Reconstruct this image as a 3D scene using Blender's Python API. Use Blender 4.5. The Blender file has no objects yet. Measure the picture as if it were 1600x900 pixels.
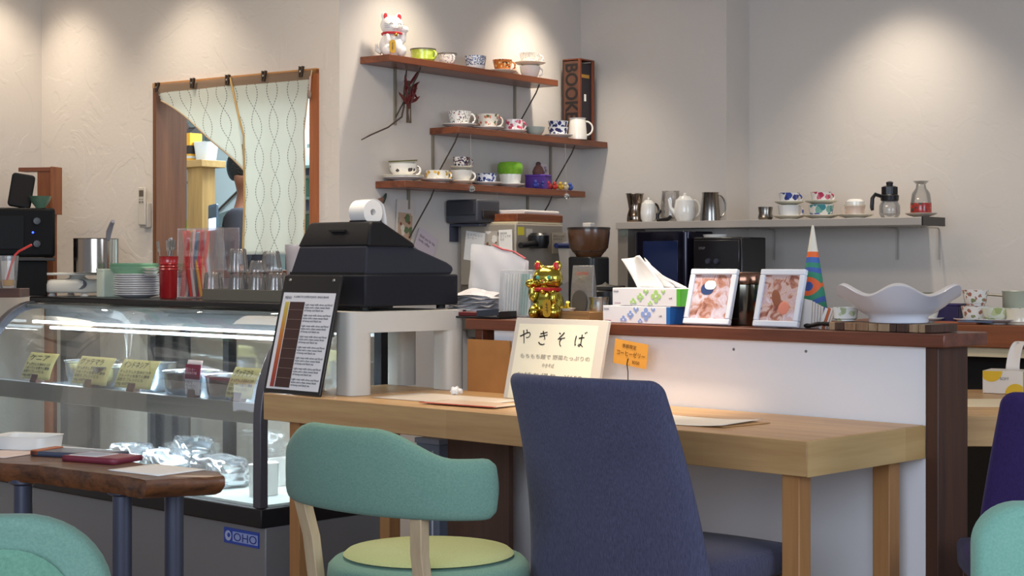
import bpy, bmesh, math, random
from mathutils import Vector, Matrix, Euler
PI = math.pi
rnd = random.Random(7)
C = bpy.context.scene.collection

# ------------------------------------------------------------------ camera, world, light, exposure
FL, HZ, CAMH = 2600.0, 410.0, 1.1
sc = bpy.context.scene
cd = bpy.data.cameras.new('camera'); cam = bpy.data.objects.new('camera', cd); C.objects.link(cam)
cam.location = (0, 0, CAMH); cam.rotation_euler = (PI/2, 0, 0)
cd.sensor_width = 36; cd.lens = 36*FL/1600; cd.shift_y = -(450-HZ)/1600; cd.clip_start = .05
sc.camera = cam
sc.view_settings.view_transform = 'Standard'; sc.view_settings.look = 'None'
sc.view_settings.exposure = 0.72; sc.view_settings.gamma = 1; sc.view_settings.use_curve_mapping = False
sc.cycles.use_denoising = True
wd = bpy.data.worlds.new('world'); sc.world = wd; wd.use_nodes = True
wd.node_tree.nodes['Background'].inputs[0].default_value = (.80, .86, 1, 1)
wd.node_tree.nodes['Background'].inputs[1].default_value = .24

class Fr:
    def __init__(s, ox, oy, deg):
        s.o = (ox, oy); s.a = math.radians(deg); c, n = math.cos(s.a), math.sin(s.a)
        s.ex = (c, n); s.ey = (-n, c)
    def w(s, x, y, z=0): return Vector((s.o[0]+x*s.ex[0]+y*s.ey[0], s.o[1]+x*s.ex[1]+y*s.ey[1], z))
    def at(s, px, y):                       # x where the line of sight of a column meets the line y = const
        k = (px-800)/FL; b = s.w(0, y); return (k*b.y-b.x)/(s.ex[0]-k*s.ex[1])
    def aty(s, px, x):
        k = (px-800)/FL; b = s.w(x, 0); return (k*b.y-b.x)/(s.ey[0]-k*s.ey[1])
    def m(s, x, y): return s.w(x, y).y/FL   # metres per pixel there
    def z(s, x, y, py): return CAMH+s.w(x, y).y*(HZ-py)/FL
F = Fr(.634, 3.576, -43.95)     # furniture: desk near right corner, x along the front edge, y away
W = Fr(-.631, 6.08, -36.2)      # building: corner between the hatch wall and the shelf wall
G = Fr(0, 0, 0)

def area(name, loc, rot, size, power, col, sy=None):
    l = bpy.data.lights.new(name, 'AREA'); l.energy = power; l.color = col; l.size = size
    if sy: l.shape = 'RECTANGLE'; l.size_y = sy
    o = bpy.data.objects.new(name, l); C.objects.link(o); o.location = loc; o.rotation_euler = rot
    return o
def spot(name, loc, target, power, col, ang=70, blend=.6, r=.04):
    l = bpy.data.lights.new(name, 'SPOT'); l.energy = power; l.color = col; l.spot_size = math.radians(ang); l.spot_blend = blend; l.shadow_soft_size = r
    o = bpy.data.objects.new(name, l); C.objects.link(o); o.location = loc
    o.rotation_euler = (Vector(target)-Vector(loc)).to_track_quat('-Z', 'Y').to_euler()
    return o
WARM = (1, .87, .70); COOL = (.74, .85, 1)
CEIL = 2.42
area('window_daylight', (-1.0, -.8, 1.7), (math.radians(86), 0, math.radians(-8)), 3.4, 74, COOL, 1.8)
area('window_daylight_right', (3.6, 1.2, 1.6), (math.radians(84), 0, math.radians(62)), 2.0, 34, COOL, 1.6)
area('ceiling_fill', W.w(.9, -.9, CEIL-.02), (0, 0, W.a), 1.4, 15, (1, .84, .66), .5)  # added warm fill imitating ceiling bounce, not a fitted lamp
area('ceiling_fill_left', W.w(-1.3, -1.3, CEIL-.02), (0, 0, W.a), 1.0, 5, (1, .84, .66), .5)  # second added bounce fill, over the left side
kl = area('kitchen_light', W.w(-.9, 1.0, 2.25), (0, 0, 0), 1.1, 40, (.76, .91, 1))
DL = [  # downlights: frame x, y, power, aim offset x, y
    (-1.50, -.30, 17, .0, .22), (-.75, -.33, 17, 0, .25), (.30, .30, 22, -.22, 0), (.30, 1.12, 28, -.24, 0.03),
    (1.45, 1.40, 27, 0, .24), (2.5, 1.36, 24, 0, .26), (.55, -.5, 16, 0, 0)]
SPOTS = []
for x, y, p, ax, ay in DL:
    SPOTS.append((x, y)); spot('downlight_beam', W.w(x, y, CEIL-.03), W.w(x+ax, y+ay, 1.0), p*.9, WARM, 92, 1.0)
spot('desk_beam', F.w(F.at(985, .3), .22, CEIL-.03), F.w(F.at(985, .4), .42, .8), 110, (1, .84, .64), 30, 1)
spot('corner_beam', W.w(.75, .35, CEIL-.03), F.w(-1.35, .58, .95), 60, (1, .86, .66), 26, 1)
spot('bar_beam', F.w(-.25, .75, CEIL-.03), F.w(-.25, .62, .9), 10, (1, .85, .65), 50, .8)
spot('chair_beam', G.w(-.25, 3.3, CEIL-.03), G.w(-.2, 3.72, .5), 24, (1, .9, .62), 34, .8)

# ------------------------------------------------------------------ materials
MC = {}
def nt(name):
    m = bpy.data.materials.new(name); m.use_nodes = True; t = m.node_tree
    return m, t, t.nodes['Principled BSDF'], t.nodes['Material Output']
def sset(b, **k):
    for a, v in k.items():
        n = {'rough': 'Roughness', 'metal': 'Metallic', 'spec': 'Specular IOR Level', 'coat': 'Coat Weight', 'sheen': 'Sheen Weight', 'emit': 'Emission Strength', 'trans': 'Transmission Weight', 'sss': 'Subsurface Weight'}[a]
        b.inputs[n].default_value = v
def c4(c): return (c[0], c[1], c[2], 1)
def hexc(h):
    h = h.lstrip('#'); v = [int(h[i:i+2], 16)/255 for i in (0, 2, 4)]
    return tuple(x/12.92 if x <= .04045 else ((x+.055)/1.055)**2.4 for x in v)
def H(c): return hexc(c) if isinstance(c, str) else c
def coords(t, scale=(1, 1, 1), kind='Object'):
    tc = t.nodes.new('ShaderNodeTexCoord'); mp = t.nodes.new('ShaderNodeMapping'); mp.inputs['Scale'].default_value = scale
    t.links.new(tc.outputs[kind], mp.inputs['Vector']); return mp.outputs['Vector']
def noise(t, vec, s, det=4, rough=.5):
    n = t.nodes.new('ShaderNodeTexNoise'); n.inputs['Scale'].default_value = s; n.inputs['Detail'].default_value = det; n.inputs['Roughness'].default_value = rough
    t.links.new(vec, n.inputs['Vector']); return n.outputs['Fac']
def ramp(t, fac, stops, mode='LINEAR'):
    r = t.nodes.new('ShaderNodeValToRGB'); r.color_ramp.interpolation = mode; e = r.color_ramp.elements
    while len(e) < len(stops): e.new(.5)
    for i, (p, c) in enumerate(stops): e[i].position = p; e[i].color = c4(H(c))
    t.links.new(fac, r.inputs['Fac']); return r.outputs['Color']
def bump(t, b, h, strength, dist):
    n = t.nodes.new('ShaderNodeBump'); n.inputs['Strength'].default_value = strength; n.inputs['Distance'].default_value = dist
    t.links.new(h, n.inputs['Height']); t.links.new(n.outputs['Normal'], b.inputs['Normal'])
def math2(t, op, a, b=None, c=None):
    n = t.nodes.new('ShaderNodeMath'); n.operation = op
    for i, v in enumerate((a, b, c)):
        if v is None: continue
        if isinstance(v, (int, float)): n.inputs[i].default_value = v
        else: t.links.new(v, n.inputs[i])
    return n.outputs[0]
def mat(col, rough=.5, metal=0, bmp=None, var=0, **k):
    key = ('m', H(col), rough, metal, bmp, var, tuple(k.items()))
    if key in MC: return MC[key]
    m, t, b, o = nt('surface'); c = H(col); b.inputs['Base Color'].default_value = c4(c); sset(b, rough=rough, metal=metal, **k)
    if var:
        v = coords(t); n = noise(t, v, 14)
        col_ = ramp(t, n, [(.3, tuple(x*(1-var) for x in c)), (.7, tuple(min(1, x*(1+var)) for x in c))]); t.links.new(col_, b.inputs['Base Color'])
    if bmp: bump(t, b, noise(t, coords(t), bmp[0], 3), bmp[1], bmp[2])
    MC[key] = m; return m
def emis(col, s):
    key = ('e', H(col), s)
    if key in MC: return MC[key]
    m, t, b, o = nt('glow'); b.inputs['Base Color'].default_value = c4(H(col)); b.inputs['Emission Color'].default_value = c4(H(col)); sset(b, emit=s); MC[key] = m; return m
def wood(c1, c2, axis='x', scale=1.0, rough=.5, coat=0, blocks=None):
    key = ('w', c1, c2, axis, scale, rough, coat, blocks)
    if key in MC: return MC[key]
    m, t, b, o = nt('wood'); s = [26*scale]*3; s['xyz'.index(axis)] = 1.6*scale
    v = coords(t, tuple(s)); n = noise(t, v, 1.0, 6, .6)
    v2 = coords(t, tuple(x*5 for x in s)); n2 = noise(t, v2, 1.0, 3)
    f = math2(t, 'ADD', math2(t, 'MULTIPLY', n, .75), math2(t, 'MULTIPLY', n2, .25))
    if blocks:      # staves of slightly different tone
        tc = t.nodes.new('ShaderNodeTexCoord'); sp = t.nodes.new('ShaderNodeSeparateXYZ'); t.links.new(tc.outputs['Object'], sp.inputs[0])
        q = math2(t, 'FLOOR', math2(t, 'DIVIDE', sp.outputs['xyz'.index(axis)], blocks)); wn = t.nodes.new('ShaderNodeTexWhiteNoise'); wn.noise_dimensions = '1D'; t.links.new(q, wn.inputs['W'])
        f = math2(t, 'ADD', f, math2(t, 'MULTIPLY', math2(t, 'SUBTRACT', wn.outputs['Value'], .5), .3))
    t.links.new(ramp(t, f, [(.32, c1), (.68, c2)]), b.inputs['Base Color']); sset(b, rough=rough, coat=coat)
    bump(t, b, n2, .15, .001); MC[key] = m; return m
def fabric(c1, c2, s=500, sheen=.1, streak=None):
    key = ('f', c1, c2, s, streak)
    if key in MC: return MC[key]
    m, t, b, o = nt('fabric'); v = coords(t, streak or (1, 1, 1)); n = noise(t, v, s/3, 3, .7); n2 = noise(t, coords(t), 9, 3)
    f = math2(t, 'ADD', math2(t, 'MULTIPLY', n, .85), math2(t, 'MULTIPLY', n2, .15))
    t.links.new(ramp(t, f, [(.25, c1), (.75, c2)]), b.inputs['Base Color']); sset(b, rough=.95, sheen=sheen, spec=.15)
    bump(t, b, n, .5, .0012); MC[key] = m; return m
def deco(base, cols, s=60, cover=.35, z0=-9, z1=9, rough=.22):
    key = ('d', base, tuple(cols), s, cover, z0, z1)
    if key in MC: return MC[key]
    m, t, b, o = nt('painted_china'); v = coords(t); vo = t.nodes.new('ShaderNodeTexVoronoi'); vo.inputs['Scale'].default_value = s
    nz = t.nodes.new('ShaderNodeTexNoise'); nz.inputs['Scale'].default_value = s*1.5; t.links.new(v, nz.inputs['Vector'])
    mx = t.nodes.new('ShaderNodeMix'); mx.data_type = 'VECTOR'; mx.inputs[0].default_value = .012; t.links.new(v, mx.inputs[4]); t.links.new(nz.outputs['Color'], mx.inputs[5])
    t.links.new(mx.outputs[1], vo.inputs['Vector'])
    mask = math2(t, 'LESS_THAN', vo.outputs['Distance'], cover)
    sp = t.nodes.new('ShaderNodeSeparateXYZ'); t.links.new(v, sp.inputs[0])
    mask = math2(t, 'MULTIPLY', mask, math2(t, 'MULTIPLY', math2(t, 'GREATER_THAN', sp.outputs[2], z0), math2(t, 'LESS_THAN', sp.outputs[2], z1)))
    sc_ = t.nodes.new('ShaderNodeSeparateColor'); t.links.new(vo.outputs['Color'], sc_.inputs[0])
    n = len(cols); pc = ramp(t, sc_.outputs[0], [(i/n, c) for i, c in enumerate(cols)], 'CONSTANT')
    mc = t.nodes.new('ShaderNodeMix'); mc.data_type = 'RGBA'; mc.inputs[6].default_value = c4(H(base)); t.links.new(pc, mc.inputs[7]); t.links.new(mask, mc.inputs[0])
    t.links.new(mc.outputs[2], b.inputs['Base Color']); sset(b, rough=rough, coat=.4); MC[key] = m; return m
def glass(tint=(1, 1, 1), refl=.5, rough=.02, cloudy=0.0):
    key = ('g', tint, refl, rough, cloudy)
    if key in MC: return MC[key]
    m, t, b, o = nt('glass'); tr = t.nodes.new('ShaderNodeBsdfTransparent'); tr.inputs[0].default_value = c4(tint)
    gl = t.nodes.new('ShaderNodeBsdfGlossy'); gl.inputs['Roughness'].default_value = rough
    lw = t.nodes.new('ShaderNodeLayerWeight'); lw.inputs[0].default_value = .35
    mx = t.nodes.new('ShaderNodeMixShader'); f = math2(t, 'MULTIPLY_ADD', lw.outputs['Fresnel'], refl, .03); f = math2(t, 'MINIMUM', f, 1.0)
    t.links.new(f, mx.inputs[0]); t.links.new(tr.outputs[0], mx.inputs[1]); t.links.new(gl.outputs[0], mx.inputs[2]); out = mx.outputs[0]
    if cloudy:
        df = t.nodes.new('ShaderNodeBsdfDiffuse'); df.inputs[0].default_value = (.85, .87, .9, 1); m2 = t.nodes.new('ShaderNodeMixShader'); m2.inputs[0].default_value = cloudy
        t.links.new(out, m2.inputs[1]); t.links.new(df.outputs[0], m2.inputs[2]); out = m2.outputs[0]
    t.links.new(out, o.inputs['Surface']); MC[key] = m; return m
def plaster(col, st=.35):
    m, t, b, o = nt('trowelled_plaster'); c = H(col); v = coords(t, (1, 1, 1)); sset(b, rough=.92, spec=.2)
    n = noise(t, v, 1.4, 4); t.links.new(ramp(t, n, [(.3, tuple(x*.97 for x in c)), (.7, tuple(x*1.02 for x in c))]), b.inputs['Base Color'])
    nn = t.nodes.new('ShaderNodeTexNoise'); nn.inputs['Scale'].default_value = 5; nn.inputs['Detail'].default_value = 6; nn.inputs['Distortion'].default_value = 1.4; t.links.new(v, nn.inputs['Vector'])
    rg = ramp(t, nn.outputs['Fac'], [(.48, (0, 0, 0)), (.52, (1, 1, 1))]); f = noise(t, v, 60, 5)
    h = math2(t, 'ADD', math2(t, 'MULTIPLY', rg, .55), math2(t, 'MULTIPLY', f, .45)); bump(t, b, h, st, .0045); return m

STEEL = mat('#b8b8b4', .22, 1); STEELR = mat('#9a9a96', .38, 1); BLACKP = mat('#141416', .35); BLACKM = mat('#0c0c0e', .6)
WHITEP = mat('#e6e4de', .4); CHINA = mat('#ecebe6', .15, coat=.5); CREAM = mat('#ebe3cf', .2, coat=.4); PAPER = mat('#eeece8', .8)
SHELFW = wood('#52291a', '#8a4c2c', 'y', 1, .42, .15); REDWOOD = wood('#4f2818', '#784029', 'x', 1, .45, .2)
MAPLE = wood('#b0885a', '#cda774', 'x', .8, .45, .1, .28); MAPLEY = wood('#b99560', '#cfae78', 'y', .8, .45, .1, .4)
MAPLEZ = wood('#a06f42', '#b98753', 'z', .8, .5); DARKW = wood('#3a2118', '#57341f', 'z', 1, .5, .1)
FRAMEW = wood('#54301c', '#7b4a2c', 'z', 1, .5); ORANGEW = wood('#8a4c28', '#a9633a', 'z', 1, .5)
DKMETAL = mat('#4d5060', .36, .5); BLUEGREY = mat('#3e4148', .4, .5)

# ------------------------------------------------------------------ mesh helpers
def tag(o, label=None, cat=None, group=None, kind=None):
    if label: o['label'] = label
    if cat: o['category'] = cat
    if group: o['group'] = group
    if kind: o['kind'] = kind
    return o
def T(name, label, cat, fr, x, y, z, rz=0, tilt=0, group=None, roll=0):
    o = bpy.data.objects.new(name, None); C.objects.link(o); o.empty_display_size = .02
    o.location = fr.w(x, y, z); o.rotation_euler = (tilt, roll, fr.a+rz); return tag(o, label, cat, group)
def P(name, bm, m, parent=None, bev=0, seg=2, sub=0, loc=None, rot=None, sharp=38, label=None):
    bmesh.ops.recalc_face_normals(bm, faces=bm.faces)
    for f in bm.faces: f.smooth = True
    ca = math.radians(sharp)
    for e in bm.edges:
        if len(e.link_faces) == 2 and e.calc_face_angle(0) > ca: e.smooth = False
    me = bpy.data.meshes.new(name); bm.to_mesh(me); bm.free()
    for q in (m if isinstance(m, (list, tuple)) else [m]): me.materials.append(q)
    o = bpy.data.objects.new(name, me); C.objects.link(o); o.parent = parent
    if loc: o.location = loc
    if rot: o.rotation_euler = rot
    if bev:
        b = o.modifiers.new('bevel', 'BEVEL'); b.width = bev; b.segments = seg; b.limit_method = 'ANGLE'; b.angle_limit = math.radians(40); b.harden_normals = False
    if sub:
        s = o.modifiers.new('subd', 'SUBSURF'); s.levels = sub; s.render_levels = sub
    if label: o['label'] = label
    return o
def B(): return bmesh.new()
def box(bm, x0, x1, y0, y1, z0, z1, mi=0, M=None):
    vs = [bm.verts.new((x, y, z)) for z in (z0, z1) for y in (y0, y1) for x in (x0, x1)]
    if M: 
        for v in vs: v.co = M @ v.co
    for q in ((0, 2, 3, 1), (4, 5, 7, 6), (0, 1, 5, 4), (2, 6, 7, 3), (0, 4, 6, 2), (1, 3, 7, 5)):
        f = bm.faces.new([vs[i] for i in q]); f.material_index = mi
    return bm
def lathe(bm, prof, seg=28, cx=0, cy=0, rf=None, zf=None, mi=0, close=True):
    rings = []
    for r, z in prof:
        if r <= 1e-6: rings.append([bm.verts.new((cx, cy, z))]); continue
        ring = []
        for i in range(seg):
            a = 2*PI*i/seg; rr = r*(rf(a, z) if rf else 1); zz = z+(zf(a, r, z) if zf else 0)
            ring.append(bm.verts.new((cx+rr*math.cos(a), cy+rr*math.sin(a), zz)))
        rings.append(ring)
    for a, b in zip(rings, rings[1:]):
        for i in range(seg):
            j = (i+1) % seg
            if len(a) == 1 and len(b) == 1: continue
            if len(a) == 1: f = [a[0], b[i], b[j]]
            elif len(b) == 1: f = [a[i], a[j], b[0]]
            else: f = [a[i], a[j], b[j], b[i]]
            bm.faces.new(f).material_index = mi
    return bm
def tube(bm, pts, r, seg=8, mi=0, closed=False):
    pts = [Vector(p) for p in pts]; n = len(pts); rings = []; up = None
    rr = r if isinstance(r, (list, tuple)) else [r]*n
    for i, p in enumerate(pts):
        if closed: d = pts[(i+1) % n]-pts[i-1]
        else: d = pts[min(i+1, n-1)]-pts[max(i-1, 0)]
        d.normalize()
        if up is None: up = Vector((0, 0, 1)) if abs(d.z) < .9 else Vector((1, 0, 0))
        s = d.cross(up).normalized(); up = s.cross(d).normalized()
        rings.append([bm.verts.new(p+(s*math.cos(2*PI*k/seg)+up*math.sin(2*PI*k/seg))*rr[i]) for k in range(seg)])
    for i in range(n if closed else n-1):
        a, b = rings[i], rings[(i+1) % n]
        for k in range(seg): bm.faces.new([a[k], a[(k+1) % seg], b[(k+1) % seg], b[k]]).material_index = mi
    if not closed:
        bm.faces.new(rings[0][::-1]).material_index = mi; bm.faces.new(rings[-1]).material_index = mi
    return bm
def prism(bm, poly, a0, a1, plane='xz', mi=0):
    def v(p, h):
        return {'xz': (p[0], h, p[1]), 'yz': (h, p[0], p[1]), 'xy': (p[0], p[1], h)}[plane]
    A = [bm.verts.new(v(p, a0)) for p in poly]; Bv = [bm.verts.new(v(p, a1)) for p in poly]; n = len(poly)
    bm.faces.new(A).material_index = mi; bm.faces.new(Bv[::-1]).material_index = mi
    for i in range(n): bm.faces.new([A[i], Bv[i], Bv[(i+1) % n], A[(i+1) % n]]).material_index = mi
    return bm
def ell(bm, c, r, seg=20, rings=12, mi=0, M=None):
    before = set(bm.verts)
    lathe(bm, [(math.sin(PI*i/rings), -math.cos(PI*i/rings)) if 0 < i < rings else (0, -1 if i == 0 else 1) for i in range(rings+1)], seg, mi=mi)
    for v in bm.verts:
        if v in before: continue
        p = Vector((v.co.x*r[0], v.co.y*r[1], v.co.z*r[2]))
        if M: p = M @ p
        v.co = p+Vector(c)
    return bm
def grid(bm, nu, nv, fn, uv=None, mi=0, wrap=False):
    g = [[bm.verts.new(fn(i/(nu), j/(nv))) for j in range(nv+1)] for i in range(nu+1)]
    L = bm.loops.layers.uv.verify() if uv else None
    for i in range(nu):
        for j in range(nv):
            q = [(i, j), (i+1, j), (i+1, j+1), (i, j+1)]
            f = bm.faces.new([g[a][b] for a, b in q]); f.material_index = mi
            if L:
                for l, (a, b) in zip(f.loops, q): l[L].uv = uv(a/nu, b/nv)
    return bm
def rrect(w, h, r, n=5, cx=0, cy=0):
    out = []
    for qx, qy, a0 in ((1, 1, 0), (-1, 1, PI/2), (-1, -1, PI), (1, -1, 3*PI/2)):
        for i in range(n+1):
            a = a0+PI/2*i/n; out.append((cx+qx*(w/2-r)+r*math.cos(a), cy+qy*(h/2-r)+r*math.sin(a)))
    return out
def solid(o, t, off=0):
    s = o.modifiers.new('thick', 'SOLIDIFY'); s.thickness = t; s.offset = off; return o
FONT = None
def txt(body, size, m, parent, loc, name='lettering', rot=(PI/2, 0, 0), sx=1, align='LEFT', ext=.0002, fit=None, spacing=1.0, label=None, bold=0):
    cu = bpy.data.curves.new(name, 'FONT'); cu.body = body; cu.size = size; cu.extrude = ext; cu.align_x = align; cu.space_line = spacing; cu.offset = bold; cu.resolution_u = 4
    t = bpy.data.objects.new('tmp', cu); C.objects.link(t); dg = bpy.context.evaluated_depsgraph_get(); dg.update()
    me = bpy.data.meshes.new_from_object(t.evaluated_get(dg)); bpy.data.objects.remove(t)
    if not me.vertices: return None
    me.materials.clear(); me.materials.append(m); xs = [v.co.x for v in me.vertices]; wd_ = max(xs)-min(xs)
    k = fit/wd_ if fit and wd_ > 0 else sx
    for v in me.vertices: v.co.x *= k
    me.name = name; o = bpy.data.objects.new(name, me); C.objects.link(o); o.parent = parent; o.location = loc; o.rotation_euler = rot
    if label: o['label'] = label
    return o
ORD = ['topmost', 'second', 'third', 'fourth', 'fifth', 'sixth', 'seventh', 'eighth', 'ninth', 'tenth', 'eleventh', 'twelfth']

# ------------------------------------------------------------------ the room
def S(name, bm, m, fr=None, bev=0):
    o = P(name, bm, m, None, bev=bev); tag(o, kind='structure')
    if fr: o.location = fr.w(0, 0, 0); o.rotation_euler = (0, 0, fr.a)
    return o
WALLM = plaster('#d0c7bd', .28); WALLS = plaster('#cdc7c1', .13); KITM = mat('#dfe9ea', .6)
S('floor', box(B(), -5, 6, -3, 12, -.05, 0), wood('#5a4030', '#7a5a42', 'x', .6, .5))
HX0, HX1, HZ0, HZ1, LX = W.at(243, 0), W.at(498, 0), 1.06, 1.812, -1.70
bm = B(); box(bm, LX-.12, HX0, 0, .12, 0, CEIL); box(bm, HX1, -.001, 0, .12, 0, CEIL); box(bm, HX0, HX1, 0, .12, 0, HZ0); box(bm, HX0, HX1, 0, .12, HZ1, CEIL)
S('wall_hatch', bm, WALLM, W)
S('wall_left', box(B(), LX-.12, LX, -3.2, 0, 0, CEIL), WALLM, W)
S('wall_shelf', box(B(), -.12, 0, .001, 1.75, 0, CEIL), WALLS, W)
bm = prism(B(), [(0, 1.584), (.729, 1.584), (.729, 1.781), (4.3, 1.781), (4.3, 1.93), (0, 1.93)], 0, CEIL, 'xy')
S('wall_back', bm, WALLS, W)
S('wall_kitchen_back', box(B(), -3.3, -.12, 2.2, 2.3, 0, CEIL), KITM, W)
S('wall_kitchen_left', box(B(), -3.3, -3.2, .12, 2.2, 0, CEIL), KITM, W)
S('ceiling', box(B(), -4.5, 4.3, -4.2, 3.2, CEIL, CEIL+.08), mat('#cfcac2', .9), W)
for i, (x, y) in enumerate(SPOTS):
    t = T('ceiling_downlight', 'round recessed ceiling downlight, %s of those above the walls' % ['the one left over the hatch', 'the one right over the hatch', 'the one before the open shelves', 'the one by the wooden bottle crate', 'the one over the long ledge', 'the rightmost', 'the one nearest the register'][i], 'ceiling light', W, x, y, CEIL, group='ceiling downlights')
    P('trim_ring', lathe(B(), [(.035, 0), (.05, 0), (.052, -.006), (.036, -.008), (.035, 0)]), WHITEP, t)
    P('lamp', lathe(B(), [(0, -.003), (.034, -.003), (.034, 0)], 20), emis('#fff0d0', 6), t)

# hatch: wooden lining and architrave, set in the wall
wn = bpy.data.objects.new('window_1', None); C.objects.link(wn); wn.location = W.w(0, 0, 0); wn.rotation_euler = (0, 0, W.a); tag(wn, kind='structure')
P('left_lining', box(B(), HX0-.002, HX0+.018, -.012, .15, HZ0, HZ1), wood('#5e3720', '#7c5032', 'z', 1, .6), wn)
P('right_lining', box(B(), HX1-.034, HX1+.002, -.014, .15, HZ0, HZ1), ORANGEW, wn)
P('head_lining', box(B(), HX0-.002, HX1+.002, -.014, .15, HZ1-.016, HZ1+.004), wood('#a06a3c', '#c08c52', 'x', 1, .5), wn)
P('sill', box(B(), HX0-.01, HX1+.01, -.03, .17, HZ0-.02, HZ0+.01), FRAMEW, wn)

# noren curtain
def noren_mat():
    m, t, b, o = nt('noren_cloth'); uv = t.nodes.new('ShaderNodeTexCoord').outputs['UV']; sp = t.nodes.new('ShaderNodeSeparateXYZ'); t.links.new(uv, sp.inputs[0])
    u, v = sp.outputs[0], sp.outputs[1]; s = math2(t, 'MULTIPLY', math2(t, 'SINE', math2(t, 'MULTIPLY', v, 2*PI/.26)), .26)
    def line(sg, ph):
        q = math2(t, 'ADD', math2(t, 'DIVIDE', u, .092), math2(t, 'MULTIPLY', s, sg)); q = math2(t, 'ADD', q, ph)
        return math2(t, 'ABSOLUTE', math2(t, 'SUBTRACT', math2(t, 'FRACT', q), .5))
    d = math2(t, 'MINIMUM', line(1, .25), line(-1, .25)); l = math2(t, 'LESS_THAN', d, .018)
    dash = math2(t, 'GREATER_THAN', math2(t, 'FRACT', math2(t, 'MULTIPLY', v, 95)), .35); l = math2(t, 'MULTIPLY', l, dash)
    edge = math2(t, 'GREATER_THAN', v, -.035)     # hem band at the rod (v runs 0 down to negative)
    mc = t.nodes.new('ShaderNodeMix'); mc.data_type = 'RGBA'; mc.inputs[6].default_value = c4(H('#dfe0d6')); mc.inputs[7].default_value = c4(H('#7d7b74')); t.links.new(l, mc.inputs[0])
    m2 = t.nodes.new('ShaderNodeMix'); m2.data_type = 'RGBA'; t.links.new(mc.outputs[2], m2.inputs[6]); m2.inputs[7].default_value = c4(H('#a8917c')); t.links.new(edge, m2.inputs[0])
    df = t.nodes.new('ShaderNodeBsdfDiffuse'); tl = t.nodes.new('ShaderNodeBsdfTranslucent'); tr = t.nodes.new('ShaderNodeBsdfTransparent')
    t.links.new(m2.outputs[2], df.inputs[0]); t.links.new(m2.outputs[2], tl.inputs[0])
    a = t.nodes.new('ShaderNodeMixShader'); a.inputs[0].default_value = .55; t.links.new(df.outputs[0], a.inputs[1]); t.links.new(tl.outputs[0], a.inputs[2])
    bb = t.nodes.new('ShaderNodeMixShader'); bb.inputs[0].default_value = .1; t.links.new(a.outputs[0], bb.inputs[1]); t.links.new(tr.outputs[0], bb.inputs[2])
    t.links.new(bb.outputs[0], o.inputs['Surface']); return m
NOREN = noren_mat()
cx = T('noren_curtain', 'off-white split curtain with wavy stitched lines, left half drawn aside, in the kitchen hatch', 'curtain', W, 0, 0, 0)
zt = HZ1-.004
def hat(px, py, y=-.02): return (W.at(px, y), y, W.z(W.at(px, y), y, py))
# left panel: full width at the rod, swept to the right and gathered behind
def lp(a, b):
    x0, x1 = W.at(247, -.02), W.at(366, -.02); xt = x0+(x1-x0)*a; zt_ = zt
    low = Vector(hat(256+(384-256)*a**.9, 158+(266-158)*a**1.05)); bot = (low.x, low.z) if a > 0 else (low.x, low.z)
    x = xt+(bot[0]-xt)*b; z = zt_+(bot[1]-zt_)*b; y = -.022-.006*math.sin(a*9+b*3)-.012*b
    return (x, y, z)
bm = grid(B(), 30, 20, lp, uv=lambda a, b: (a*.36, -b*(.06+.34*a)-.0))
solid(P('left_panel', bm, NOREN, cx), .0008)
X0, X1 = W.at(362, -.02), W.at(489, -.02)
def rp(a, b):
    xa = W.at(384, -.02); xt = X0+(X1-X0)*a; xl = xa+(W.at(478, -.02)-xa)*a; bb = min(1, b*3)
    x = xt+(xl-xt)*bb; z = zt+(1.13-zt)*b
    return (x, -.026-.005*math.sin(a*14+b*1.5)*b-.004*math.sin(b*7), z)
solid(P('right_panel', grid(B(), 30, 44, rp, uv=lambda a, b: (.40+a*.34, -b*.70)), NOREN, cx), .0008)
HEM = mat('#b79b78', .85); pts = [Vector(lp(i/20, 1)) for i in range(21)]; tube(bm := B(), pts, .003, 6); P('left_hem', bm, HEM, cx)
tube(bm := B(), [Vector(rp(0, i/30))+Vector((0, -.002, 0)) for i in range(31)], .0045, 6); P('centre_hem', bm, wood('#b08c55', '#c9a76c', 'z', 3, .8), cx)
tube(bm := B(), [Vector(rp(1, i/30)) for i in range(31)], .0025, 6); P('right_hem', bm, HEM, cx)
for i, px in enumerate((249, 304, 359, 416, 474)):
    x = W.at(px, -.02); zz = W.z(x, -.02, [137, 130, 125, 119, 112][i])
    t = T('curtain_clip', 'small dark metal clip holding the curtain hem, %s from the left' % ['first', 'second', 'third', 'fourth', 'fifth'][i], 'clip', W, x, -.032, zz, group='clips on the hatch curtain')
    for s in (-1, 1): P('jaw', prism(B(), [(-.006+s*.004, -.02), (.0+s*.004, -.02), (.004+s*.008, .018), (-.002+s*.008, .02)], -.004, .006), mat('#4a4038', .4, .6), t)
    P('spring', lathe(B(), [(0, -.006), (.004, -.006), (.004, .006), (0, .006)], 10), STEEL, t, rot=(PI/2, 0, 0))
t = T('cloth_tie', 'short pinkish cloth tie hanging at the top right corner of the hatch', 'tie', W, W.at(485, -.03), -.03, 1.72)
P('cord', tube(B(), [(0, 0, .065), (.002, -.004, .04), (-.003, -.002, .01)], .004, 6), mat('#b79a8e', .8), t)
P('knot_end', ell(B(), (-.003, -.002, -.002), (.009, .007, .016), 10, 8), mat('#8a7365', .8), t)

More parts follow.
